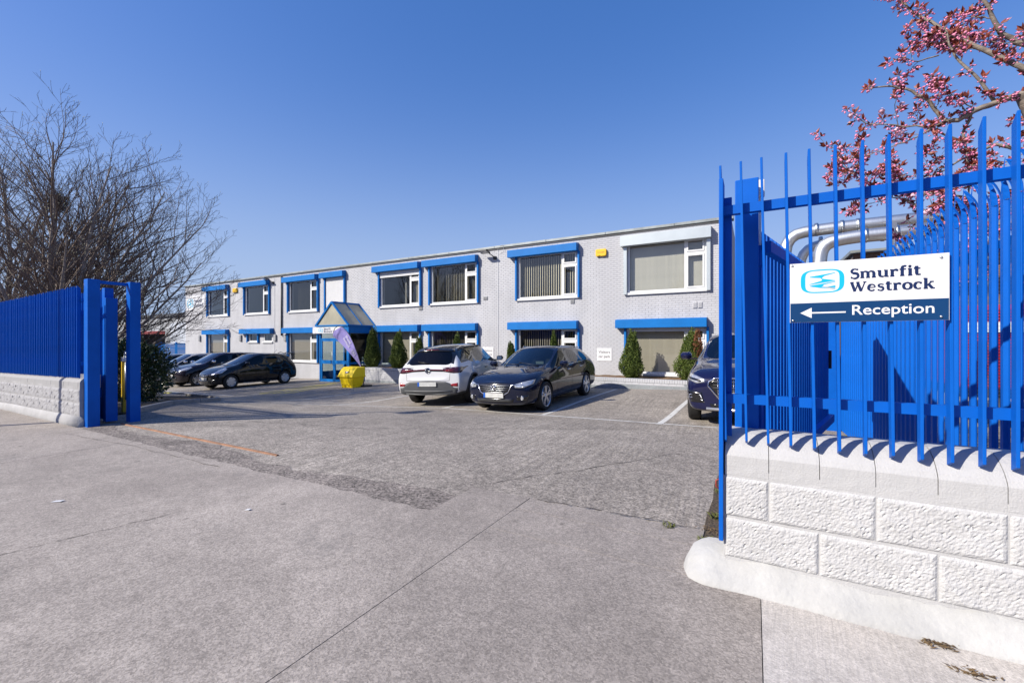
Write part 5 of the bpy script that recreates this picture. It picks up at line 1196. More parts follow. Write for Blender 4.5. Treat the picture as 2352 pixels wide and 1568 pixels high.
def front_hatch(c, sp):
    c.patch('grille', TRIM, [(-.34, .66), (0, .68), (.34, .66)], [(-.30, .57), (0, .56), (.30, .57)], 'front', .004, 12, 4)
    c.bar('grille_chrome', CHROME, [(-.36, .665), (-.15, .60), (0, .585), (.15, .60), (.36, .665)], 'front', .012, .008); c.disc('badge', CHROME, 0, .635, 'front', .055, .02, .012, 16, None, .85)
    def fe(sd):
        ax = 'left' if sd > 0 else 'right'
        c.patch('headlight', LAMPW, [(.42*sd, .67), (.55*sd, .77), (.68*sd, .86)], [(.42*sd, .62), (.60*sd, .62), (.70*sd, .76)], 'front', .006, 10, 5)
        c.patch('headlight', LAMPW, [(1.78, .71), (1.62, .82), (1.36, .915)], [(1.78, .66), (1.62, .68), (1.36, .85)], ax, .006, 10, 4)
        c.patch('air_intake', TRIM, [(.46*sd, .42), (.66*sd, .43)], [(.46*sd, .33), (.64*sd, .32)], 'front', .003, 6, 3)
    both(fe)
    c.patch('air_intake', TRIM, [(-.38, .42), (.38, .42)], [(-.36, .30), (.36, .30)], 'front', .003, 10, 3); c.plate('front', .48); c.mirrors(.60, .83, 1.02, sp['paint'], .92); c.handle(-.20, .90, sp['paint']); c.handle(-.92, .93, sp['paint']); c.cabin(.62, -.1, .17, .97, .79)
    for ax in ('left', 'right'):
        c.seam([(.70, .30), (.72, .60), (.66, .94)], ax); c.seam([(-.33, .25), (-.33, .97)], ax); c.seam([(-.86, .45), (-1.02, .75), (-1.0, 1.0)], ax)
        c.bar('sill_strip', CHROME, [(.75, .215), (.2, .205), (-.4, .205), (-.75, .212)], ax, .007, .004)
    c.mb('permit', MB().box(.60, .605, .15, .40, 1.03, 1.09), PLATE)
    c.mb('aerial', MB().tube([(-1.25, 0, 1.49), (-1.42, 0, 1.66)], .006, 5), BLACKP)
c = Car('hatchback', HAT, 'small black hatchback with silver hubcaps and a cycle rack at its back', 'car', (-20.66, 11.50, -.65), -pi/2+radians(1.5)); c.sit(); front_hatch(c, HAT)
rk = [[(-1.62, s_*.28, 1.47), (-1.80, s_*.28, 1.53), (-1.98, s_*.28, 1.45), (-2.06, s_*.28, 1.2), (-1.98, s_*.28, .85)] for s_ in (1, -1)]
for q in rk: c.mb('cycle_rack', MB().tube(q, .016, 6), BLACKP, True)
c.mb('cycle_rack', MB().tube([(-1.98, .34, 1.45), (-1.98, -.34, 1.45)], .016, 6), BLACKP, True); c.mb('cycle_rack', MB().tube([(-2.06, .34, 1.2), (-2.06, -.34, 1.2)], .02, 6), BLACKP, True)
for s_ in (1, -1): c.mb('cycle_rack', MB().tube([(-1.98, s_*.2, 1.45), (-2.22, s_*.2, 1.38), (-2.26, s_*.2, 1.43)], .014, 6), BLACKP, True)
# ---- dark people carrier behind it
SUV = dict(paint=paint('aubergine_black', (.012, .007, .014), .2), axles=(1.32, -1.33), wr=.34, track=.89, rim=.70, spokes=('wide', 6), clear=2,
  glass=dict(side=(4, 5, 7, 9), pillar=(6, 8), ws=4, rw=10), cap=(.10, -.05),
  st=[(2.02, .62, .24, .68, .56, 2.0, .46, .74, .76), (1.90, .80, .21, .80, .72, 1.84, .58, .88, .91), (1.58, .885, .20, .92, .79, 1.50, .61, .985, 1.01), (1.30, .895, .20, .98, .82, 1.22, .63, 1.04, 1.07),
      (.98, .90, .20, 1.02, .835, .92, .68, 1.07, 1.10, .14), (.48, .90, .20, 1.04, .84, .10, .58, 1.53, 1.575, .06), (-.15, .90, .20, 1.06, .84, -.2, .59, 1.57, 1.62), (-.25, .90, .20, 1.065, .84, -.3, .59, 1.57, 1.62),
      (-1.08, .90, .20, 1.09, .835, -1.06, .575, 1.555, 1.61), (-1.18, .90, .20, 1.10, .83, -1.16, .57, 1.55, 1.605), (-1.78, .88, .22, 1.14, .80, -1.86, .53, 1.50, 1.56, -.08), (-2.06, .86, .25, 1.06, .77, -2.08, .62, 1.05, 1.08, -.04), (-2.13, .82, .28, .84, .72, -2.15, .55, .88, .90), (-2.16, .70, .30, .64, .6, -2.17, .5, .68, .69)])
def front_suv(c, sp):
    c.patch('grille', TRIM, [(-.44, .76), (0, .79), (.44, .76)], [(-.40, .64), (0, .62), (.40, .64)], 'front', .004, 12, 4); c.bar('grille_chrome', CHROME, [(-.45, .76), (0, .79), (.45, .76)], 'front', .012, .008)
    def fe(sd):
        ax = 'left' if sd > 0 else 'right'
        c.patch('headlight', LAMPW, [(.50*sd, .79), (.62*sd, .86), (.74*sd, .91)], [(.50*sd, .72), (.64*sd, .74), (.75*sd, .83)], 'front', .006, 8, 4); c.patch('headlight', LAMPW, [(1.92, .82), (1.72, .90), (1.52, .945)], [(1.92, .75), (1.72, .79), (1.52, .90)], ax, .006, 8, 4)
    both(fe)
    c.patch('air_intake', TRIM, [(-.5, .46), (.5, .46)], [(-.46, .34), (.46, .34)], 'front', .003, 10, 3); c.plate('front', .55); c.mirrors(.66, .88, 1.10, CHROME); c.handle(-.05, .96, sp['paint']); c.handle(-.98, .99, sp['paint']); c.cabin(.70, 0, .2, 1.03, .84)
    for ax in ('left', 'right'): c.seam([(-.2, .28), (-.2, 1.04)], ax); c.seam([(.76, .3), (.78, .7), (.70, 1.0)], ax)
    c.mb('permit', MB().box(.62, .625, .2, .45, 1.10, 1.16), PLATE)
c = Car('people_carrier', SUV, 'dark aubergine tall car parked left of the black hatchback', 'car', (-24.35, 11.95, -.75), -pi/2+radians(1)); c.sit(); front_suv(c, SUV)
SIL = dict(SUV); SIL['paint'] = paint('silver_metallic', (.30, .31, .34), .5)
c = Car('saloon_car', SIL, 'silver car almost hidden behind the aubergine car', 'car', (-27.3, 12.0, -.85), -pi/2+radians(1)); c.sit(); front_suv(c, SIL)
DRK = dict(SUV); DRK['paint'] = paint('grey_metallic', (.05, .055, .07), .4)
c = Car('family_car', DRK, 'dark grey car farthest left in the row, only its roof showing', 'car', (-30.1, 12.2, -.9), -pi/2+radians(1)); c.sit(); front_suv(c, DRK)
# ---- navy off-roader cut by the fence
OFF = dict(fine=True, paint=paint('navy_metallic', (.008, .010, .05), .25), axles=(1.42, -1.40), wr=.37, track=.94, rim=.74, spokes=('wide', 5), clear=1, steer=.06,
  glass=dict(side=(4, 5, 7, 9), pillar=(6, 8), ws=4, rw=10), cap=(.07, -.05),
  st=[(2.26, .76, .30, .82, .68, 2.24, .56, .87, .89), (2.16, .88, .26, .92, .80, 2.08, .64, .98, 1.0), (1.80, .935, .25, 1.0, .85, 1.72, .66, 1.055, 1.08), (1.42, .945, .25, 1.04, .87, 1.36, .68, 1.095, 1.12),
      (1.0, .945, .25, 1.07, .88, .96, .72, 1.12, 1.15, .14), (.52, .945, .25, 1.09, .885, .12, .61, 1.58, 1.62, .06), (-.10, .945, .25, 1.10, .885, -.15, .62, 1.61, 1.66), (-.2, .945, .25, 1.10, .885, -.25, .62, 1.61, 1.66),
      (-1.08, .945, .25, 1.12, .88, -1.04, .605, 1.59, 1.645), (-1.18, .945, .25, 1.12, .88, -1.14, .6, 1.585, 1.64), (-1.85, .93, .28, 1.16, .84, -1.80, .56, 1.53, 1.59, -.06), (-2.16, .90, .30, 1.06, .8, -2.18, .64, 1.06, 1.09, -.04), (-2.26, .86, .34, .86, .74, -2.28, .56, .9, .92), (-2.30, .74, .36, .66, .62, -2.31, .5, .70, .71)])
c = Car('off_roader', OFF, 'navy tall car half hidden by the blue railing post, bold chrome grille', 'car', (-.16, 10.45, -.1), -pi/2); c.sit()
c.patch('grille', TRIM, [(-.50, .80), (-.40, .86), (0, .87), (.40, .86), (.50, .80)], [(-.50, .74), (-.30, .50), (0, .49), (.30, .50), (.50, .74)], 'front', .004, 20, 8)
c.bar('grille_chrome', CHROME, [(-.32, .49), (-.52, .74), (-.50, .81), (-.40, .865), (0, .875), (.40, .865), (.50, .81), (.52, .74), (.32, .49), (-.32, .49)], 'front', .014, .012)
for i in range(6): c.bar('grille_bar', CLAD, [(-.44+.88*t/8, .81-.05*i) for t in range(9)] if i < 3 else [(-.36+.72*t/8, .81-.05*i) for t in range(9)], 'front', .008, .008)
for y in (-.36, -.24, -.12, .12, .24, .36): c.bar('grille_bar', CHROME, [(y, .845), (y, .68), (y, .55)], 'front', .007, .012)
def oe(sd):
    c.patch('headlight', LAMPW, [(.56*sd, .845), (.70*sd, .90), (.86*sd, .945)], [(.57*sd, .80), (.70*sd, .775), (.87*sd, .835)], 'front', .006, 10, 4)
    c.patch('headlight_inner', TRIM, [(.62*sd, .835), (.84*sd, .88)], [(.64*sd, .80), (.84*sd, .845)], 'front', .010, 8, 3)
    c.patch('air_intake', TRIM, [(.62*sd, .62), (.88*sd, .66)], [(.58*sd, .44), (.88*sd, .44)], 'front', .003, 8, 4)
    c.bar('intake_trim', ALLOY, [(.88*sd, .60), (.64*sd, .57), (.60*sd, .48), (.86*sd, .50)], 'front', .012, .008); c.disc('fog_lamp', CHROME, .80*sd, .55, 'front', .035, .01, .012)
both(oe)
c.patch('air_intake', TRIM, [(-.5, .43), (.5, .43)], [(-.46, .36), (.46, .36)], 'front', .003, 10, 3); c.bar('skid_plate', ALLOY, [(-.55, .345), (0, .335), (.55, .345)], 'front', .028, .006)
c.plate('front', .58); c.mirrors(.66, .93, 1.13, OFF['paint'], 1.1); c.handle(-.02, .98, CHROME); c.cabin(.78, .05, .25, 1.07, .88)
c.seam([(1.95, -.66), (1.2, -.70)], 'top'); c.seam([(1.95, .66), (1.2, .70)], 'top')
for ax in ('left', 'right'): c.seam([(-.15, .34), (-.15, 1.08)], ax); c.seam([(.84, .36), (.86, .8), (.78, 1.05)], ax)
# ================================================================ TREES
GBARK = mat('grey_bark', (.32, .27, .235), .85, var=.35, vs=12, bump=.5, bs=40); TWIG = mat('twig_bark', (.165, .118, .092), .8, var=.35, vs=6); TIPM = mat('pale_buds', (.34, .36, .24), .7)
def bare_tree(name, base, stems, label, seed, scale=1., group=None):
    """many-stemmed bare tree: stems (azimuth deg, lean deg from upright, length m) that branch three more times"""
    rnd = random.Random(seed); thick = MB(); thin = MB(); bud = MB(); base = Vector(base)
    def grow(p, d, L, r, lev, up):
        n = 7 if lev == 0 else 5 if lev == 1 else 4 if lev == 2 else 3
        pts = [p]; rad = [r]; dd = d.copy(); st = L/n
        for i in range(n):
            w = .10 if lev == 0 else .20
            dd = (dd+Vector((rnd.uniform(-w, w), rnd.uniform(-w, w), rnd.uniform(-w, w)*.7+up))).normalized()
            pts.append(pts[-1]+dd*st); rad.append(max(.0032, r*(1-(i+1)/n*(.80 if lev < 2 else .6))))
        (thick if lev == 0 else thin).tube(pts, rad, (6, 4, 3, 3)[lev], False)
        if lev == 3:
            if rnd.random() < .55:
                k = len(bud.v); q = pts[-1]; s_ = .014; bud.v += [tuple(q+dd*s_*2.4), tuple(q+Vector((s_*.6, 0, 0))), tuple(q+Vector((-s_*.3, s_*.5, 0))), tuple(q+Vector((-s_*.3, -s_*.5, 0))), tuple(q-dd*s_*.6)]
                bud.f += [(k, k+1, k+2), (k, k+2, k+3), (k, k+3, k+1), (k+4, k+2, k+1), (k+4, k+3, k+2), (k+4, k+1, k+3)]
            return
        kids = (15, 8, 4)[lev]
        for i in range(kids):
            t = (.16+.82*(i+rnd.random())/kids) if lev == 0 else (.12+.86*(i+rnd.random())/kids); q = t*n; e = min(int(q), n-1); c = pts[e].lerp(pts[e+1], q-e)
            ax = (pts[e+1]-pts[e]).normalized(); o_ = ax.orthogonal().normalized(); o_ = Matrix.Rotation(rnd.uniform(0, 2*pi), 3, ax) @ o_
            ang = radians(rnd.uniform(24, 52)); nd = (ax*cos(ang)+o_*sin(ang)); nd.z += .10; nd.normalize()
            LL = L*(.50, .46, .44)[lev]*(1.15-.62*t)*rnd.uniform(.7, 1.2)
            if c.z+nd.z*LL < 1.25: nd.z = abs(nd.z)*.5+.15; nd.normalize()
            grow(c, nd, LL, max(.0042, rad[e]*(.46, .50, .55)[lev]), lev+1, (.03, .05, .05)[lev])
    for az, ln, L in stems:
        a = radians(az); l = radians(ln); d = Vector((cos(a)*sin(l), sin(a)*sin(l), cos(l)))
        grow(base+Vector((cos(a)*.12, sin(a)*.12, 0)), d, L*scale, .088*scale*L/6.5, 0, .012)
    r = root(name, tuple(base), label, 'tree', group)
    thick.tube([base-Vector((0, 0, .2)), base+Vector((0, 0, .35))], [.24*scale, .17*scale], 10)
    put('trunk', thick.mesh('trunk', True), GBARK, r); put('crown', thin.mesh('crown'), TWIG, r); put('buds', bud.mesh('buds'), TIPM, r)
    return r
A = (-17.7, 4.25, gz(-17.7, 4.2))
ta = bare_tree('bare_tree', A, [(15, 22, 5.9), (40, 36, 5.4), (-5, 42, 4.6), (22, 54, 4.5), (55, 28, 5.9), (100, 20, 5.6), (75, 50, 4.8), (120, 8, 6.0), (150, 12, 5.9), (330, 10, 6.0), (-45, 20, 5.0), (10, 8, 6.1), (35, 66, 4.2), (0, 60, 4.2)],
    'leafless many-stemmed tree with a nest, rising behind the blue railing', 11, 1.15)
tb = bare_tree('bare_tree', (-23.2, 4.0, gz(-23, 4.0)), [(10, 10, 6.6), (60, 18, 6.5), (-20, 24, 6.0), (0, 36, 6.0), (100, 20, 6.4), (180, 12, 6.6), (30, 30, 6.2), (20, 50, 5.6)],
    'taller leafless tree at the left edge of the picture', 23, 1.24)
nest = MB(); rnd = random.Random(4)
for i in range(230):
    d = Vector((rnd.gauss(0, 1), rnd.gauss(0, 1), rnd.gauss(0, .8))).normalized(); c_ = Vector((-17.35, 4.3, 5.35))+d*rnd.uniform(.04, .27); t = Vector((rnd.uniform(-1, 1), rnd.uniform(-1, 1), rnd.uniform(-.5, .5))).normalized().cross(d)*rnd.uniform(.14, .42)
    nest.tube([c_-t, c_+d*.03, c_+t], [.004, .006, .003], 3, False)
tag(put('bird_nest', nest.mesh('nest'), mat('nest_twigs', (.09, .065, .045), .95)), 'dark ball of twigs, a bird nest high in the leafless tree', 'nest')
# ---------------------------------------------------------------- cherry in bud
ch = root('cherry_tree', (3.1, 6.5, gz(3, 6.5)), 'cherry tree with pink buds and bronze leaves behind the blue palisade', 'tree')
CBARK = mat('cherry_bark', (.38, .32, .26), .8, col2=(.10, .08, .07), vs=9, bump=.6, bs=30, stretch=(1, 1, 2.5))
CLEAF = mat('bronze_leaf', (.20, .045, .032), .5, col2=(.34, .085, .05), vs=9); PINK = mat('pink_bud', (.70, .14, .32), .55, col2=(.95, .40, .56), vs=14); PALE = mat('pale_blossom', (.82, .45, .58), .6, col2=(.86, .60, .70), vs=20)
rnd = random.Random(31); wood = MB(); tw = MB(); lv = MB(); bd = MB(); bl = MB(); spots = []
def cluster(p, d, s_=1.):
    """rosette of folded young leaves above a spray of hanging buds"""
    d = (d+Vector((0, 0, .5))).normalized()
    for i in range(rnd.randint(3, 5)):
        o_ = Vector((rnd.uniform(-1, 1), rnd.uniform(-1, 1), rnd.uniform(-.35, .8))); v_ = (d*.8+o_).normalized(); L = .070*s_*rnd.uniform(.6, 1.25); sd = v_.cross(Vector((rnd.uniform(-1, 1), rnd.uniform(-1, 1), rnd.uniform(-1, 1)))).normalized(); nn = v_.cross(sd)*L*.12
        k = len(lv.v); w = L*.21; lv.v += [tuple(p), tuple(p+v_*L*.5+sd*w+nn), tuple(p+v_*L), tuple(p+v_*L*.5-sd*w+nn), tuple(p+v_*L*.5-nn)]; lv.f += [(k, k+1, k+4), (k+1, k+2, k+4), (k+2, k+3, k+4), (k+3, k, k+4)]
    for i in range(rnd.randint(5, 9)):
        v_ = Vector((rnd.uniform(-1, 1), rnd.uniform(-1, 1), rnd.uniform(-1.1, .35))).normalized(); q = p+v_*.052*s_*rnd.uniform(.5, 1.2); R = .0125*s_*rnd.uniform(.7, 1.3)
        tw.tube([p, q], .0014, 3, False); k = len(bd.v); h = R*1.5
        bd.v += [tuple(q+v_*h)]+[tuple(q+(v_.orthogonal().normalized()*cos(a)+v_.cross(v_.orthogonal()).normalized()*sin(a))*R*.8) for a in (0, 1.57, 3.14, 4.71)]+[tuple(q-v_*h)]
        bd.f += [(k, k+1, k+2), (k, k+2, k+3), (k, k+3, k+4), (k, k+4, k+1), (k+5, k+2, k+1), (k+5, k+3, k+2), (k+5, k+4, k+3), (k+5, k+1, k+4)]
def blossom(p):
    for i in range(16):
        v_ = Vector((rnd.gauss(0, 1), rnd.gauss(0, 1), rnd.gauss(0, 1))).normalized(); q = p+v_*rnd.uniform(.006, .024); u = v_.orthogonal().normalized()*.013; w = v_.cross(u).normalized()*.013; k = len(bl.v)
        bl.v += [tuple(q-u), tuple(q-w), tuple(q+u+v_*.008), tuple(q+w+v_*.004)]; bl.f.append((k, k+1, k+2, k+3))
def limb(pts, r0, r1, dens, lev=0):
    n = len(pts); P = [Vector(p) for p in pts]; fine = []
    for a, b in zip(P, P[1:]):
        for t in (0, .34, .67): fine.append(a.lerp(b, t)+Vector((rnd.uniform(-1, 1), rnd.uniform(-1, 1), rnd.uniform(-1, 1)))*.010*(0 if t == 0 else 1))
    fine.append(P[-1]); m = len(fine); (wood if r0 > .006 else tw).tube(fine, [r0+(r1-r0)*i/(m-1) for i in range(m)], 7 if r0 > .02 else 5 if r0 > .006 else 4, False)
    for i in range(1, m):
        a, b = fine[i-1], fine[i]; L = (b-a).length; k = L*dens
        k *= .86
        while rnd.random() < k:
            k -= 1; c_ = a.lerp(b, rnd.random()); ax = (b-a).normalized(); o_ = Matrix.Rotation(rnd.uniform(0, 6.28), 3, ax) @ ax.orthogonal().normalized()
            if lev < 2 and rnd.random() < (.34 if lev == 0 else .22):
                d = (ax*.7+o_*.8+Vector((0, 0, .25))).normalized(); LL = rnd.uniform(.18, .55)*(1 if lev == 0 else .55); q = [c_]
                for s_ in range(3): d = (d+Vector((rnd.uniform(-.3, .3), rnd.uniform(-.3, .3), rnd.uniform(-.15, .3)))).normalized(); q.append(q[-1]+d*LL/3)
                limb([tuple(x) for x in q], min(.006, r0*.4), .0018, 13, lev+1)
            else:
                e = c_+o_*rnd.uniform(.01, .05); tw.tube([c_, e], .003, 3, False); cluster(e, o_)
    cluster(fine[-1], (fine[-1]-fine[-2]).normalized(), 1.1); spots.append(fine[-1])
def yv(pl, y0, y1): return [(x, y0+(y1-y0)*i/(len(pl)-1)+rnd.uniform(-.03, .03), z) for i, (x, z) in enumerate(pl)]
limb([(3.1, 6.5, -.1), (3.04, 6.48, .9), (2.95, 6.45, 1.9), (2.80, 6.42, 2.7)], .12, .085, 0)
limb([(2.80, 6.42, 2.7), (2.60, 6.38, 3.25), (2.45, 6.3, 3.6), (2.32, 6.2, 3.86)], .075, .05, 1)
limb([(2.80, 6.42, 2.7), (2.75, 6.5, 3.4), (2.60, 6.35, 3.9), (2.36, 6.2, 4.07)], .06, .04, 3)
limb(yv([(1.745, 3.712), (1.60, 3.62), (1.45, 3.55), (1.30, 3.50), (1.15, 3.46), (1.02, 3.42)], 6.1, 6.0), .010, .003, 14)
limb(yv([(1.72, 4.45), (1.55, 4.42), (1.40, 4.48), (1.28, 4.44)], 6.2, 6.1), .008, .003, 14)
limb(yv([(2.337, 3.858), (2.149, 3.823), (1.959, 3.753), (1.845, 3.687), (1.745, 3.712), (1.659, 3.831), (1.572, 3.957), (1.466, 4.057), (1.339, 4.126), (1.189, 4.149), (1.093, 4.176)], 6.2, 6.0), .031, .005, 14)
limb(yv([(2.36, 4.07), (2.08, 4.402), (1.878, 4.597), (1.734, 4.763), (1.628, 4.918), (1.505, 5.111), (1.40, 5.35)], 6.2, 6.35), .026, .008, 16)
limb(yv([(2.62, 4.25), (2.337, 4.462), (2.217, 4.575), (2.149, 4.723), (2.071, 4.89), (1.95, 5.25)], 6.4, 6.2), .030, .012, 16); limb([(2.75, 6.5, 3.4), (2.72, 6.45, 4.0), (2.62, 6.4, 4.25)], .04, .032, 4)
limb(yv([(2.149, 3.823), (2.02, 4.041), (1.858, 4.303), (1.775, 4.491), (1.734, 4.689)], 6.2, 6.1), .018, .006, 18)
limb(yv([(1.959, 3.753), (1.911, 3.593), (1.953, 3.245), (1.992, 2.81)], 6.2, 6.3), .016, .006, 14)
limb(yv([(1.94, 3.46), (1.755, 3.576), (1.604, 3.663), (1.335, 3.747), (1.089, 3.806), (.951, 3.935), (.903, 3.977)], 6.2, 6.0), .012, .003, 11)
limb(yv([(1.992, 2.9), (1.795, 2.979), (1.519, 3.026), (1.196, 3.155), (.99, 3.30), (.903, 3.43), (.845, 3.62)], 6.3, 6.1), .012, .003, 15); limb(yv([(.99, 3.30), (.88, 3.22), (.80, 3.20)], 6.1, 6.05), .005, .002, 16)
limb(yv([(2.70, 2.55), (2.30, 2.62), (1.992, 2.586), (1.67, 2.782), (1.451, 2.976), (1.264, 3.011)], 6.4, 6.2), .024, .004, 17)
limb(yv([(2.55, 3.30), (2.337, 3.361), (2.18, 3.44), (1.992, 3.372), (1.795, 3.254), (1.59, 3.155)], 6.3, 6.4), .022, .004, 17)
limb(yv([(2.60, 3.0), (2.2, 2.85), (1.9, 2.75), (1.6, 2.62)], 6.5, 6.7), .018, .004, 17); limb(yv([(2.7, 2.7), (2.4, 2.3), (2.1, 2.05), (1.8, 2.0)], 6.6, 6.9), .016, .004, 14)
for az in (10, 60, 120, 200, 250, 320):             # the rest of the crown, towards the yard
    a = radians(az); q = [(2.85, 6.45, 2.6+.1*(az % 3))]
    for i in range(1, 6): q.append((2.85+cos(a)*.42*i, 6.45+sin(a)*.42*i, 2.6+.36*i+.05*(az % 4)))
    if cos(a) > -.3: limb(q, .04, .006, 8)
for p in [(.90, 6.05, 3.44), (.84, 6.08, 3.62), (.955, 6.0, 3.93), (.82, 6.05, 3.22), (1.35, 6.0, 3.64), (1.40, 6.05, 3.93), (1.24, 6.1, 3.93), (1.05, 6.1, 3.26), (1.32, 6.1, 3.12), (1.1, 6.1, 3.1), (.98, 6.08, 3.34), (1.5, 6.2, 2.96), (1.62, 6.2, 2.8)]:
    for i in range(3): blossom(Vector(p)+Vector((rnd.uniform(-.03, .03), rnd.uniform(-.03, .03), rnd.uniform(-.03, .03))))
put('trunk', wood.mesh('trunk', True), CBARK, ch); put('twigs', tw.mesh('twigs'), CBARK, ch); put('foliage', lv.mesh('leaves'), CLEAF, ch); put('bud_clusters', bd.mesh('buds', True), PINK, ch); put('open_blossom', bl.mesh('blossom'), PALE, ch)
# ---------------------------------------------------------------- laurel by the gate
def laurel(c_, rx, ry, rz, n, label, seed):
    rn = random.Random(seed); b = MB(); r = root('laurel_bush', (c_[0], c_[1], gz(c_[0], c_[1])), label, 'bush')
    for i in range(n):
        d = Vector((rn.gauss(0, 1), rn.gauss(0, 1), rn.gauss(0, 1))).normalized(); q = rn.uniform(.62, 1.)**.6*(1+.10*sin(5*d.x+3*d.z)+.08*sin(9*d.y-4*d.x)+.06*sin(13*d.z))
        p = Vector((c_[0]+d.x*rx*q, c_[1]+d.y*ry*q, c_[2]+d.z*rz*q))
        if p.z < gz(p.x, p.y)+.03: continue
        v_ = (d+Vector((rn.uniform(-.9, .9), rn.uniform(-.9, .9), rn.uniform(-.3, 1)))).normalized(); sd = v_.cross(Vector((rn.uniform(-1, 1), rn.uniform(-1, 1), rn.uniform(-1, 1)))).normalized(); L = rn.uniform(.06, .12); w = L*.22; nn = v_.cross(sd)*L*.10; k = len(b.v)
        b.v += [tuple(p), tuple(p+v_*L*.5+sd*w+nn), tuple(p+v_*L), tuple(p+v_*L*.5-sd*w+nn), tuple(p+v_*L*.5)]; b.f += [(k, k+1, k+4), (k+1, k+2, k+4), (k+2, k+3, k+4), (k+3, k, k+4)]
    put('foliage', b.mesh('leaves'), mat('laurel_leaf', (.020, .040, .012), .32, col2=(.055, .085, .022), vs=7, spec=.6), r)
    st = MB()
    for i in range(9):
        a = i*.7; st.tube([(c_[0]+.1*cos(a), c_[1]+.1*sin(a), gz(*c_[:2])-.05), (c_[0]+rx*.35*cos(a), c_[1]+ry*.35*sin(a), c_[2]), (c_[0]+rx*.7*cos(a), c_[1]+ry*.7*sin(a), c_[2]+rz*.5)], [.03, .02, .006], 5)
    put('stems', st.mesh('stems'), BARK, r)
laurel((-14.0, 4.85, .58), .80, .75, .86, 7000, 'dark glossy laurel bush beside the blue gate posts', 8)
laurel((-17.2, 5.5, .35), 1.5, .9, .75, 5000, 'low laurel bush farther back behind the railing', 9)
# raised bed kerb round the laurel, in lengths
bed = root('bed_kerb', (-13, 5, gz(-13, 5)), 'low concrete kerb round the laurel bed', 'kerb')
path = [(-10.75, 3.75), (-11.6, 4.45), (-12.3, 5.0), (-12.75, 5.8), (-13.3, 6.55), (-14.3, 6.95), (-15.4, 7.1), (-16.6, 7.2)]
for (xa_, ya_), (xb_, yb_) in zip(path, path[1:]):
    d = Vector((xb_-xa_, yb_-ya_)).normalized(); n_ = Vector((-d.y, d.x))*.05; a = (xa_+d.x*.005, ya_+d.y*.005); b = (xb_-d.x*.005, yb_-d.y*.005)
    v = [(a[0]+n_.x, a[1]+n_.y), (b[0]+n_.x, b[1]+n_.y), (b[0]-n_.x, b[1]-n_.y), (a[0]-n_.x, a[1]-n_.y)]; q = MB()
    q.v = [(p_[0], p_[1], gz(*p_)-.05) for p_ in v]+[(p_[0], p_[1], gz(*p_)+.10) for p_ in v]; q.f = [(0, 3, 2, 1), (4, 5, 6, 7), (0, 1, 5, 4), (1, 2, 6, 5), (2, 3, 7, 6), (3, 0, 4, 7)]
    q.put('kerb_stone', KERB, bed, bevel=.012)
structure(put('flower_bed', mesh('bed', [(x, y+.02, gz(x, y)+.03) for x, y in path]+[(x, 3.3, gz(x, 3.3)+.03) for x, y in path[::-1]], [(i, i+1, 14-i, 15-i) for i in range(7)]), SOIL))
# rubber speed bump
sp_ = root('speed_bump', (-21.3, 8.15, gz(-21.3, 8.1)), 'black and yellow rubber speed bump on the yard near the laurel', 'speed bump')
for i in range(6):
    x = -22.6+i*.55; zz = gz(x, 8.15); q = MB(); q.prism([(7.98, zz), (8.05, zz+.05), (8.15, zz+.06), (8.25, zz+.05), (8.32, zz)], 'x', x+.004, x+.546); q.put('bump_section', BLACKP if i % 2 else mat('yellow_rubber', (.45, .38, .05), .7, var=.2), sp_)
# ================================================================ BACKGROUND
SHEDW = mat('shed_render', (.42, .44, .47), .8, var=.10, vs=.6); BAYSHADE = mat('dark_opening', (.015, .013, .013), .9); REDL = mat('red_lintel', (.22, .02, .02), .6); SHEDB = mat('shed_pale_cladding', (.55, .60, .68), .6, var=.08, vs=.5, bump=.3, bs=6, stretch=(8, 1, .2))
sh = root('far_shed', (-60, 24, -1), 'grey flat-roofed industrial shed far off beyond the left end of the office', 'building')
b = MB(); X0, X1, YF, ZT = -82., -44., 23., 4.15
b.box(X0, -66.8, YF, YF+.3, -1.6, ZT); b.box(-66.8, -58., YF, YF+.3, 2.6, ZT); b.box(-58., X1, YF, YF+.3, -1.6, ZT); b.box(X0, X0+.3, YF+.3, 45, -1.6, ZT); b.box(X1-.3, X1, YF+.3, 45, -1.6, ZT); b.box(X0, X1, 44.7, 45, -1.6, ZT-.1); b.put('wall', SHEDW, sh)
bx(X0-.2, X1+.2, YF-.2, 45.2, ZT+.01, ZT+.35).put('roof', mat('dark_fascia', (.07, .08, .10), .7), sh); bx(-66.8, -58., YF-.05, YF+.28, 2.25, 2.6).put('lintel', REDL, sh); bx(-66.79, -58.01, YF+1.5, YF+1.6, -1.6, 2.24).put('bay_shade_sheet', BAYSHADE, sh)  # near-black sheet paints the shade inside the open bay under the lintel
bx(-56., -46.5, YF-.3, YF-.02, 1.2, 3.4).put('pale_panel', SHEDB, sh)
for i in range(5): bx(-55.8, -50., YF-.9, YF-.4, -1.4+i*.5, -.95+i*.5).put('timber_stack', mat('timber', (.20, .14, .09), .8, var=.3, vs=3), sh)
bfence = root('yard_fence', (-40, 17.6, -1), 'distant blue palisade fence behind the row of parked cars', 'fence')
x = -47.; me = MB().prism([(-.035, 0), (-.035, 1.95), (0, 2.15), (.035, 1.95), (.035, 0)], 'y', -.008, .008).mesh('pale')
while x < -36.4:
    put('pale', me, BLUE2, bfence, (x, 17.6, -.85)); x += .155
for z in (-.35, .8): bx(-47.1, -36.3, 17.615, 17.66, z, z+.06).put('rail', BLUE2, bfence)
for x in (-45.5, -42.7, -39.9, -37.2): bx(x-.06, x+.06, 17.665, 17.78, -1, 1.35).put('post', BLUE2, bfence)
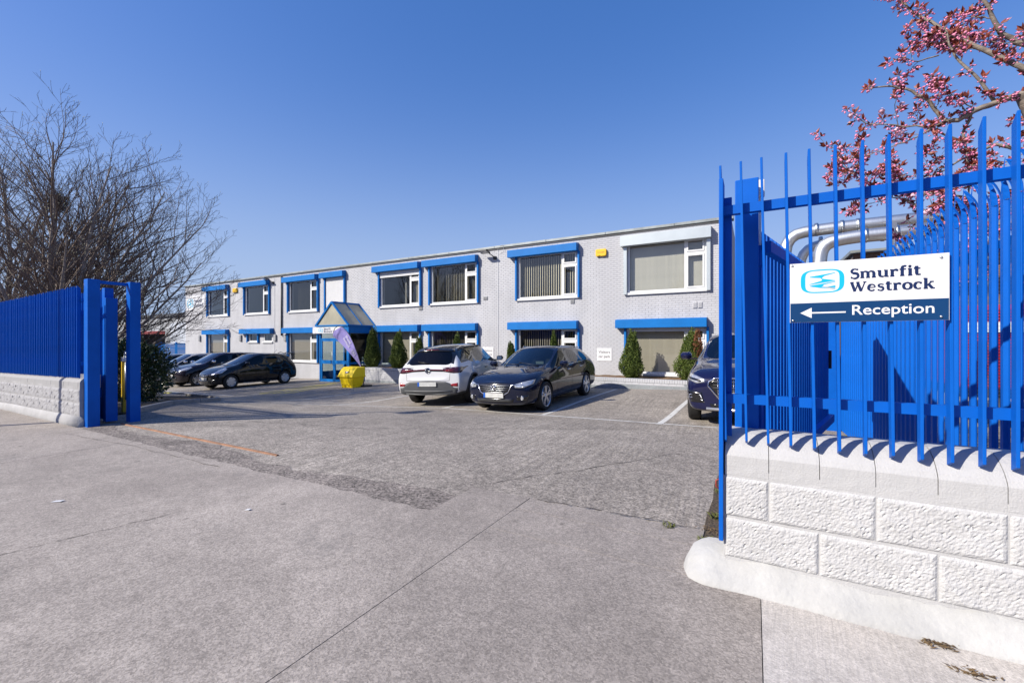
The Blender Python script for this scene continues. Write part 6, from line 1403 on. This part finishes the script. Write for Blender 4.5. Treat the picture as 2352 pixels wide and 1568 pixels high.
def far_conifer(x, y, z, h, label, seed):
    r = root('far_tree', (x, y, z), label, 'tree'); v, f = sprays(1500, lambda t: .42*(1-t)**.8, 1., seed, size=.09)
    put('crown', mesh('crown', [(p[0]*h*.45+x, p[1]*h*.45+y, p[2]*h+z) for p in v], f), mat('olive_foliage', (.10, .095, .035), .7, col2=(.20, .16, .07), vs=2), r); MB().tube([(x, y, z-.3), (x, y, z+h*.9)], [.15, .03], 6).put('trunk', BARK, r)
far_conifer(-66.5, 32, -1, 8.2, 'olive green conifer above the far shed roof', 3); far_conifer(-72, 34, -1, 7.0, 'smaller olive conifer left of the one above the far shed', 4)
fs = root('flue_stack', (-49, 11.5, 0), 'slender grey steel flue stack half hidden by the leafless tree', 'chimney')
MB().lathe([(.30, -1), (.30, 9.2), (.34, 9.2), (.34, 9.5), (.30, 9.5)], 20, (-49.5, 12.2, 0)).put('pipe', mat('stack_steel', (.50, .53, .58), .4, .4, var=.1), fs, True)
for z in (3, 6): MB().lathe([(.33, z), (.33, z+.12), (.30, z+.13)], 20, (-49.5, 12.2, 0)).put('band', STEEL, fs, True)
# brick plant room with silver ducts, right
RB = mat('brown_brick', (.20, .12, .085), .85, var=.25, vs=9); DUCT = mat('silver_duct', (.60, .62, .63), .46, 1., var=.08, vs=3, bump=.15, bs=6, stretch=(6, 1, 1))
pr = root('plant_room', (8, 22, 0), 'brown brick plant room behind the ducts, seen over the fence', 'building')
v = []; f = []
bx(3.3, 16, 20.6, 27, -.3, 4.72).put('wall', mat('brown_mortar', (.23, .18, .15), .9), pr)
rbc = brick_cells(3.3, 16, .0, 4.72, lambda a, b: [(3.3, 16)], .225, .075, .012); o = put('brickwork', bricks_mesh(rbc, 20.585), RB, pr); o['kind'] = 'stuff'
bx(3.2, 16.1, 20.5, 27.1, 4.725, 4.85).put('roof_edge', COPM, pr)
def duct(pts, r, name, label, flanges=()):
    q = root(name, pts[0], label, 'duct', 'silver ducts over the plant room'); P = [Vector(p) for p in pts]; sm = [P[0]]
    for i in range(1, len(P)-1):
        for t in (.0, .25, .5, .75, 1.):
            a = P[i]+(P[i-1]-P[i]).normalized()*min(.7, (P[i-1]-P[i]).length*.45); b = P[i]+(P[i+1]-P[i]).normalized()*min(.7, (P[i+1]-P[i]).length*.45); sm.append(a.lerp(P[i], t).lerp(P[i].lerp(b, t), t))
    sm.append(P[-1]); MB().tube(sm, r, 20).put('pipe', DUCT, q, True)
    for x_, y_, z_, ax in flanges: MB().lathe([(r*1.0, -.05), (r*1.14, -.05), (r*1.14, .05), (r*1.0, .05)], 20, (x_, y_, z_), ax).put('flange', STEEL, q, True)
duct([(1.0, 19.2, 3.6), (1.05, 19.2, 5.42), (2.4, 19.2, 5.5), (13, 19.2, 5.56)], .21, 'air_duct', 'upper silver duct running level across the sky', [(x, 19.2, 5.5+.006*(x-2.4), 'x') for x in (2.0, 2.75, 3.2, 5.5, 8, 10.5)])
duct([(2.0, 18.6, 1.0), (2.0, 18.6, 4.0), (2.1, 18.6, 4.86), (3.0, 18.6, 5.0), (13, 18.6, 5.04)], .22, 'air_duct', 'lower silver duct with a big elbow bending down', [(x, 18.6, 5.0+.004*(x-3), 'x') for x in (3.3, 4.1, 5.4, 7.5, 10)])
duct([(1.55, 19.8, 2.0), (1.55, 19.8, 4.9), (2.6, 19.8, 5.15), (12, 19.8, 5.2)], .17, 'air_duct', 'thin silver duct behind the other two', [(x, 19.8, 5.16, 'x') for x in (2.2, 4, 7)])
duct([(3.6, 18.2, 3.2), (4.0, 18.6, 4.2), (4.5, 19.0, 4.95)], .16, 'air_duct', 'short slanting duct joining the lower duct', [])
# red curtain-sided trailer behind the cherry tree
rt = root('red_trailer', (6, 10.2, 0), 'red ribbed trailer with a white band, glimpsed behind the palisade', 'trailer'); REDP = mat('red_tarpaulin', (.42, .015, .03), .45, var=.15, vs=3)
bx(3.05, 10.5, 10.0, 12.4, .62, 2.0).put('body', REDP, rt, bevel=.02)
for i in range(26): bx(3.08, 10.46, 9.975, 9.998, .66+i*.05, .685+i*.05).put('rib', REDP, rt)
bx(3.04, 10.5, 9.95, 9.974, 1.55, 1.72).put('white_band', UPVC, rt); bx(3.0, 10.55, 9.94, 12.45, .48, .618).put('chassis', BLACKP, rt)
for x in (4.6, 5.7, 9.2): MB().lathe([(.001, -.12), (.3, -.12), (.46, -.10), (.46, .10), (.3, .12), (.001, .12)], 24, (x, 10.2, .46), 'y').put('wheel', TYRE, rt, True)
for x in (3.6, 10.0): bx(x, x+.12, 10.3, 10.42, -.05, .478).put('leg', STEEL, rt)
ins = root('direction_sign', (4.2, 9.0, 0), 'navy sign with the letters IN behind the cherry tree', 'sign'); bx(3.72, 4.6, 9.0, 9.02, 2.30, 2.62).put('panel', mat('panel_grey', (.55, .56, .58), .5), ins); bx(3.72, 4.6, 9.0, 9.02, 2.05, 2.298).put('lower_panel', NAVY, ins)
me = text_mesh('IN', .24, .004); put('lettering', place_flat(me, (3.86, 9.0, 2.37), (1, 0, 0), (0, 0, 1), off=.003), NAVY_T, ins); bx(4.1, 4.2, 9.03, 9.1, -.05, 2.6).put('post', STEEL, ins)
# weldmesh panel behind the palisade
wm = root('mesh_fence', (4.5, 8.0, 0), 'fine grey weldmesh fence behind the palisade', 'fence'); b = MB()
for i in range(60): b.tube([(1.75, 8.0+.0, .05+i*.05), (8.0, 8.0, .05+i*.05)], .0022, 3, False)
for i in range(80): b.tube([(1.75+i*.0785, 8.005, .02), (1.75+i*.0785, 8.005, 3.02)], .0022, 3, False)
o = put('mesh', b.mesh('wires'), STEEL, wm); o['kind'] = 'stuff'
for x in (1.75, 4.25, 6.75): bx(x-.03, x+.03, 8.02, 8.08, -.1, 3.1).put('post', STEEL, wm)
# across the road (mirrored in the office windows)
wh = root('warehouse', (-15, -26, 0), 'long pale warehouse with shallow gables across the road, mirrored in the windows', 'building')
b = MB(); b.prism([(-62, -.2), (30, -.2), (30, 5.6), (10, 7.6), (-8, 5.6), (-26, 7.6), (-44, 5.6), (-62, 7.0)], 'y', -38, -24); b.put('wall', mat('warehouse_render', (.34, .32, .29), .85, var=.1, vs=.4), wh)
for x in (-50, -36, -22, -8, 6, 18): bx(x, x+5, -23.99, -23.9, -.2, 4).put('loading_door', mat('roller_grey', (.22, .23, .25), .5), wh)
def copy_tree(src, loc, label, rz=0.):
    c_ = src.copy(); COL.objects.link(c_); c_.location = loc; c_.rotation_euler = (0, 0, rz); c_['label'] = label
    for k_ in src.children:
        d = k_.copy(); COL.objects.link(d); d.parent = c_; d.matrix_parent_inverse = k_.matrix_parent_inverse.copy()
    return c_
copy_tree(ta, (-21, -15.5, 0), 'leafless street tree mirrored in the left windows', 1.9); copy_tree(ta, (-6.5, -16.5, 0), 'leafless street tree mirrored in the middle windows', 4.1)
lp = root('street_lamp', (-12.95, -.55, 0), 'tall thin lamp post on the footpath whose shadow climbs the left wall', 'street lamp')
MB().tube([(-12.95, -.55, -.1), (-12.95, -.55, 3.0), (-12.95, -.55, 7.0)], [.075, .06, .05], 12).put('column', STEEL, lp, True); bx(-13.15, -12.75, -1.25, -.5, 7.0, 7.12).put('lamp_head', VENT, lp, bevel=.03)
# ================================================================ SMALL DETAILS
GRASS = mat('dry_grass', (.16, .15, .05), .8, col2=(.09, .13, .03), vs=30)
def tuft(x, y, n, h, label):
    b = MB(); rn = random.Random(int(x*1000+y*77)); z = gz(x, y)
    for i in range(n):
        a = rn.uniform(0, 6.28); l = rn.uniform(.2, .9); px, py = x+rn.gauss(0, .02), y+rn.gauss(0, .02); hh = h*rn.uniform(.5, 1.1); dx, dy = cos(a)*hh*l, sin(a)*hh*l; k = len(b.v); w = .0022
        b.v += [(px-sin(a)*w, py+cos(a)*w, z), (px+sin(a)*w, py-cos(a)*w, z), (px+dx*.5, py+dy*.5, z+hh*.7), (px+dx, py+dy, z+hh*.85)]; b.f += [(k, k+1, k+2), (k+2, k+1, k+3) if False else (k, k+2, k+3)]
    tag(put('grass_tuft', b.mesh('tuft'), GRASS), label, 'weed', 'weeds in the joints')
tuft(-.27, 3.10, 45, .05, 'grass tuft in the soil joint nearest the white footing'); tuft(-.24, 3.55, 50, .06, 'grass tuft in the soil joint below the red hasp'); tuft(-.26, 4.2, 40, .05, 'grass tuft farther back in the soil joint by the fence'); tuft(-.52, 3.22, 40, .05, 'grass tuft growing from the crack in the yard slab by the gate')
tuft(1.2, 7.6, 90, .12, 'weeds at the far end of the palisade'); tuft(.95, 6.9, 90, .10, 'weeds on the ground beneath the open gate leaf')
rn = random.Random(2)
def litter(x, y, w, h, m, label, rz):
    z = gz(x, y)+.016; v = [(-w, -h, 0), (w*.8, -h*.8, .004), (w, h, .008), (-w*.7, h, .003)]
    me = mesh('paper', [(p[0], p[1], p[2]) for p in v]+[(p[0], p[1], p[2]-.002) for p in v], [(0, 1, 2, 3), (7, 6, 5, 4), (0, 4, 5, 1), (1, 5, 6, 2), (2, 6, 7, 3), (3, 7, 4, 0)]); tag(put('paper_scrap', me, m, None, (x, y, z), rz), label, 'litter')
litter(-5.15, 1.28, .045, .016, UPVC, 'white paper scrap on the footpath at the left', .5); litter(-3.52, 1.95, .022, .012, UPVC, 'tiny white paper scrap on the footpath near the gateway', .2)
def leafpile(x, y, n, r_, label):
    b = MB(); rn = random.Random(int(x*991)); z = gz(x, y)+.012
    for i in range(n):
        p = Vector((x+rn.gauss(0, r_), y+rn.gauss(0, r_*.5), z+rn.uniform(.001, .012))); a = rn.uniform(0, 6.28); L = rn.uniform(.006, .018); u = Vector((cos(a), sin(a), rn.uniform(-.3, .3)))*L; w = Vector((-sin(a), cos(a), rn.uniform(-.3, .3)))*L*.3; k = len(b.v)
        b.v += [tuple(p-u), tuple(p+w), tuple(p+u), tuple(p-w)]; b.f.append((k, k+1, k+2, k+3))
    o = put('dead_leaves', b.mesh('leaves'), mat('dead_leaf', (.13, .075, .035), .9, col2=(.22, .15, .07), vs=40)); tag(o, label, 'leaf litter', None); return o
leafpile(.70, 2.535, 90, .03, 'little heap of dead leaves against the white footing'); leafpile(.76, 2.38, 60, .03, 'scatter of dry twigs and leaves on the pale slab'); leafpile(-.245, 3.3, 60, .05, 'crumbs of dead leaf in the soil joint by the gate')
